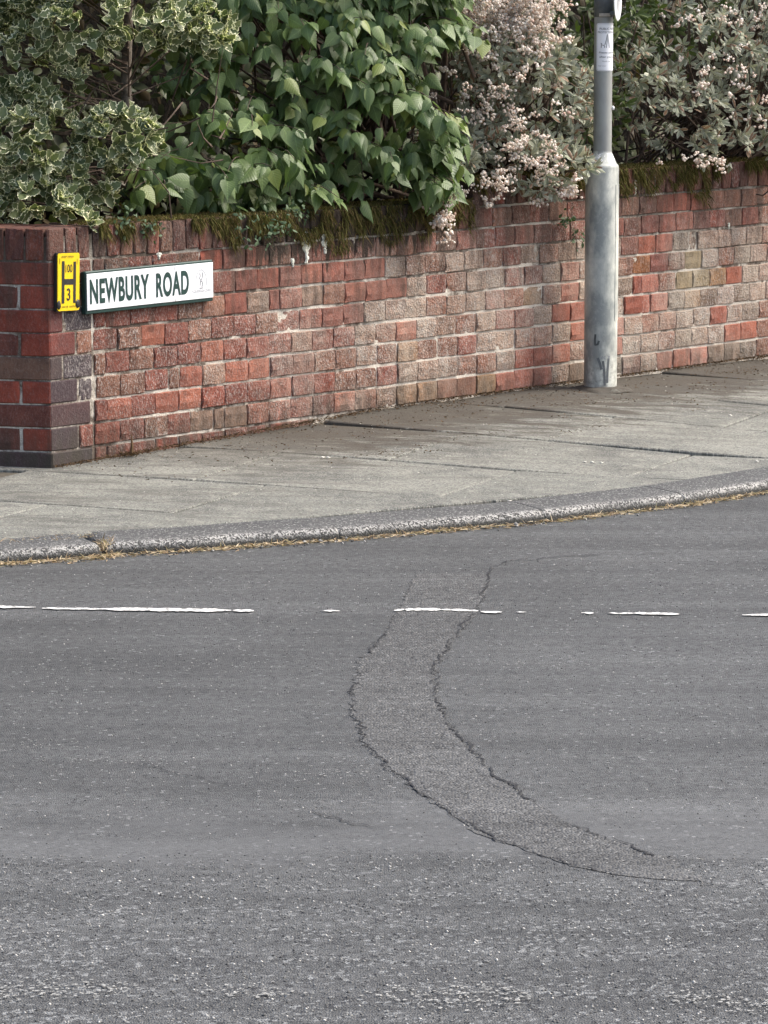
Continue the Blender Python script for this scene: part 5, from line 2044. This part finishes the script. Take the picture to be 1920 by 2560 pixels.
# leaf litter along the foot of the wall
P, D, L, Wd = [], [], [], []
for i in range(6000):
    s_ = rng.uniform(0.0, 4.6)
    n_ = 0.004 + abs(rng.normal(0, 0.022)) + (rng.random() < 0.2) * rng.random() ** 2 * 0.5
    x, y, _ = W(s_, n_, 0)
    P.append((x, y, zpav(x, y) + 0.002 + rng.random() * 0.006))
    D.append(unit([rng.normal(), rng.normal(), rng.normal(0.1, 0.15)]))
    L.append(rng.uniform(0.003, 0.014))
    Wd.append(rng.uniform(0.0008, 0.0026))
for i in range(9000):
    s_ = rng.uniform(0.7, 4.4)
    n_ = 0.02 + rng.random() ** 1.4 * 0.75
    if mnoise.noise((s_ * 2.2, n_ * 9, 4)) + 0.35 * mnoise.noise((s_ * 9, n_ * 25, 4)) < 0.10 + n_ * 0.35:
        continue
    x, y, _ = W(s_, n_, 0)
    P.append((x, y, zpav(x, y) + 0.001 + rng.random() * 0.003))
    D.append(unit([rng.normal(), rng.normal(), rng.normal(0.05, 0.1)]))
    L.append(rng.uniform(0.003, 0.011))
    Wd.append(rng.uniform(0.0008, 0.0026))
strands('leaf_litter', P, D, np.array(L), np.array(Wd), 'litter', 'brown leaf litter gathered along the foot of the wall', 'litter', droop=0.05, seg=2)

# straw and dead grass in the gutter
P, D, L, Wd = [], [], [], []
for i in range(5200):
    x = rng.uniform(-1.5, 1.6)
    dens = 0.35 + 0.65 * max(0, mnoise.noise((x * 3.2, 3, 0)) + 0.35)
    if -0.98 < x < -0.8:
        dens = 1.6
    if rng.random() > dens:
        continue
    y = kerb_y(x) - 0.004 - abs(rng.normal(0, 0.022)) * (1.6 if -0.98 < x < -0.75 else 1.0)
    P.append((x, y, RZ + 0.002 + rng.random() * 0.008))
    D.append(unit([rng.normal(0, 1), rng.normal(0, .7), abs(rng.normal(0.1, 0.25))]))
    L.append(rng.uniform(0.006, 0.034))
    Wd.append(rng.uniform(0.0006, 0.0024))
for i in range(160):     # tuft in the open joint of the kerb
    P.append((-0.86 + rng.normal(0, .012), kerb_y(-0.86) + rng.uniform(-0.02, 0.10), RZ + rng.uniform(0.0, 0.045)))
    D.append(unit([rng.normal(0, .6), rng.normal(-.3, .5), 0.7]))
    L.append(rng.uniform(0.01, 0.035))
    Wd.append(rng.uniform(0.0006, 0.0018))
strands('gutter_straw', P, D, np.array(L), np.array(Wd), 'straw', 'tan dry grass and debris lying in the gutter along the kerb', 'debris', droop=0.15, seg=2)
P, Sz = [], []
for i in range(420):
    x = rng.uniform(-1.4, 1.5)
    P.append((x, kerb_y(x) - abs(rng.normal(0, 0.03)) - 0.004, RZ + 0.003))
    Sz.append(rng.uniform(0.002, 0.006))
for x, d, sz in ((0.43, 0.02, 0.012), (-0.25, 0.015, 0.010), (-0.2, 0.012, 0.012), (-0.12, 0.012, 0.011), (0.9, 0.02, 0.008)):
    P.append((x, kerb_y(x) - d, RZ + 0.006))
    Sz.append(sz)
pebbles('gutter_grit', P, Sz, 'stone', 0.7, 'grit and small stones in the gutter along the kerb', 'grit')

# pale scraps on the flags
P, Sz = [], []
for (x, y, sz) in ((-0.22, 12.55, 0.011), (-0.20, 12.55, 0.010), (0.42, 11.75, 0.010), (1.36, 13.85, 0.010), (1.35, 12.75, 0.010), (0.12, 12.3, 0.007), (-0.42, 11.15, 0.006), (0.72, 12.65, 0.010), (0.75, 12.65, 0.011), (0.78, 12.65, 0.009)):
    P.append((x, y, zpav(x, y) + 0.003))
    Sz.append(sz)
for i in range(260):
    x = rng.uniform(-1.4, 1.8)
    y = rng.uniform(kerb_y(x) + 0.15, kerb_y(x) + 3)
    if sn(x, y)[1] > 0.02:
        P.append((x, y, zpav(x, y) + 0.002))
        Sz.append(rng.uniform(0.0015, 0.004))
pebbles('litter_scraps', P, Sz, 'scrap', 0.35, 'pale scraps and petals scattered over the paving flags', 'scraps')

# dead stalks on the flags at the kerb corner
n_ = 140
P = np.array([(x, kerb_y(x) + rng.uniform(0.12, 0.22), -0.089) for x in rng.uniform(-1.25, -0.9, n_)])
D = np.array([unit([rng.normal(), rng.normal(), 0.4]) for _ in range(n_)])
strands('dry_grass', P, D, rng.uniform(0.01, 0.04, n_), rng.uniform(0.0006, 0.0014, n_), 'straw', 'thin dry grass in the flag joint behind the left kerb stone', 'grass', droop=0.3, seg=2)

print('slabs', nslab, 'bricks', len(placed))
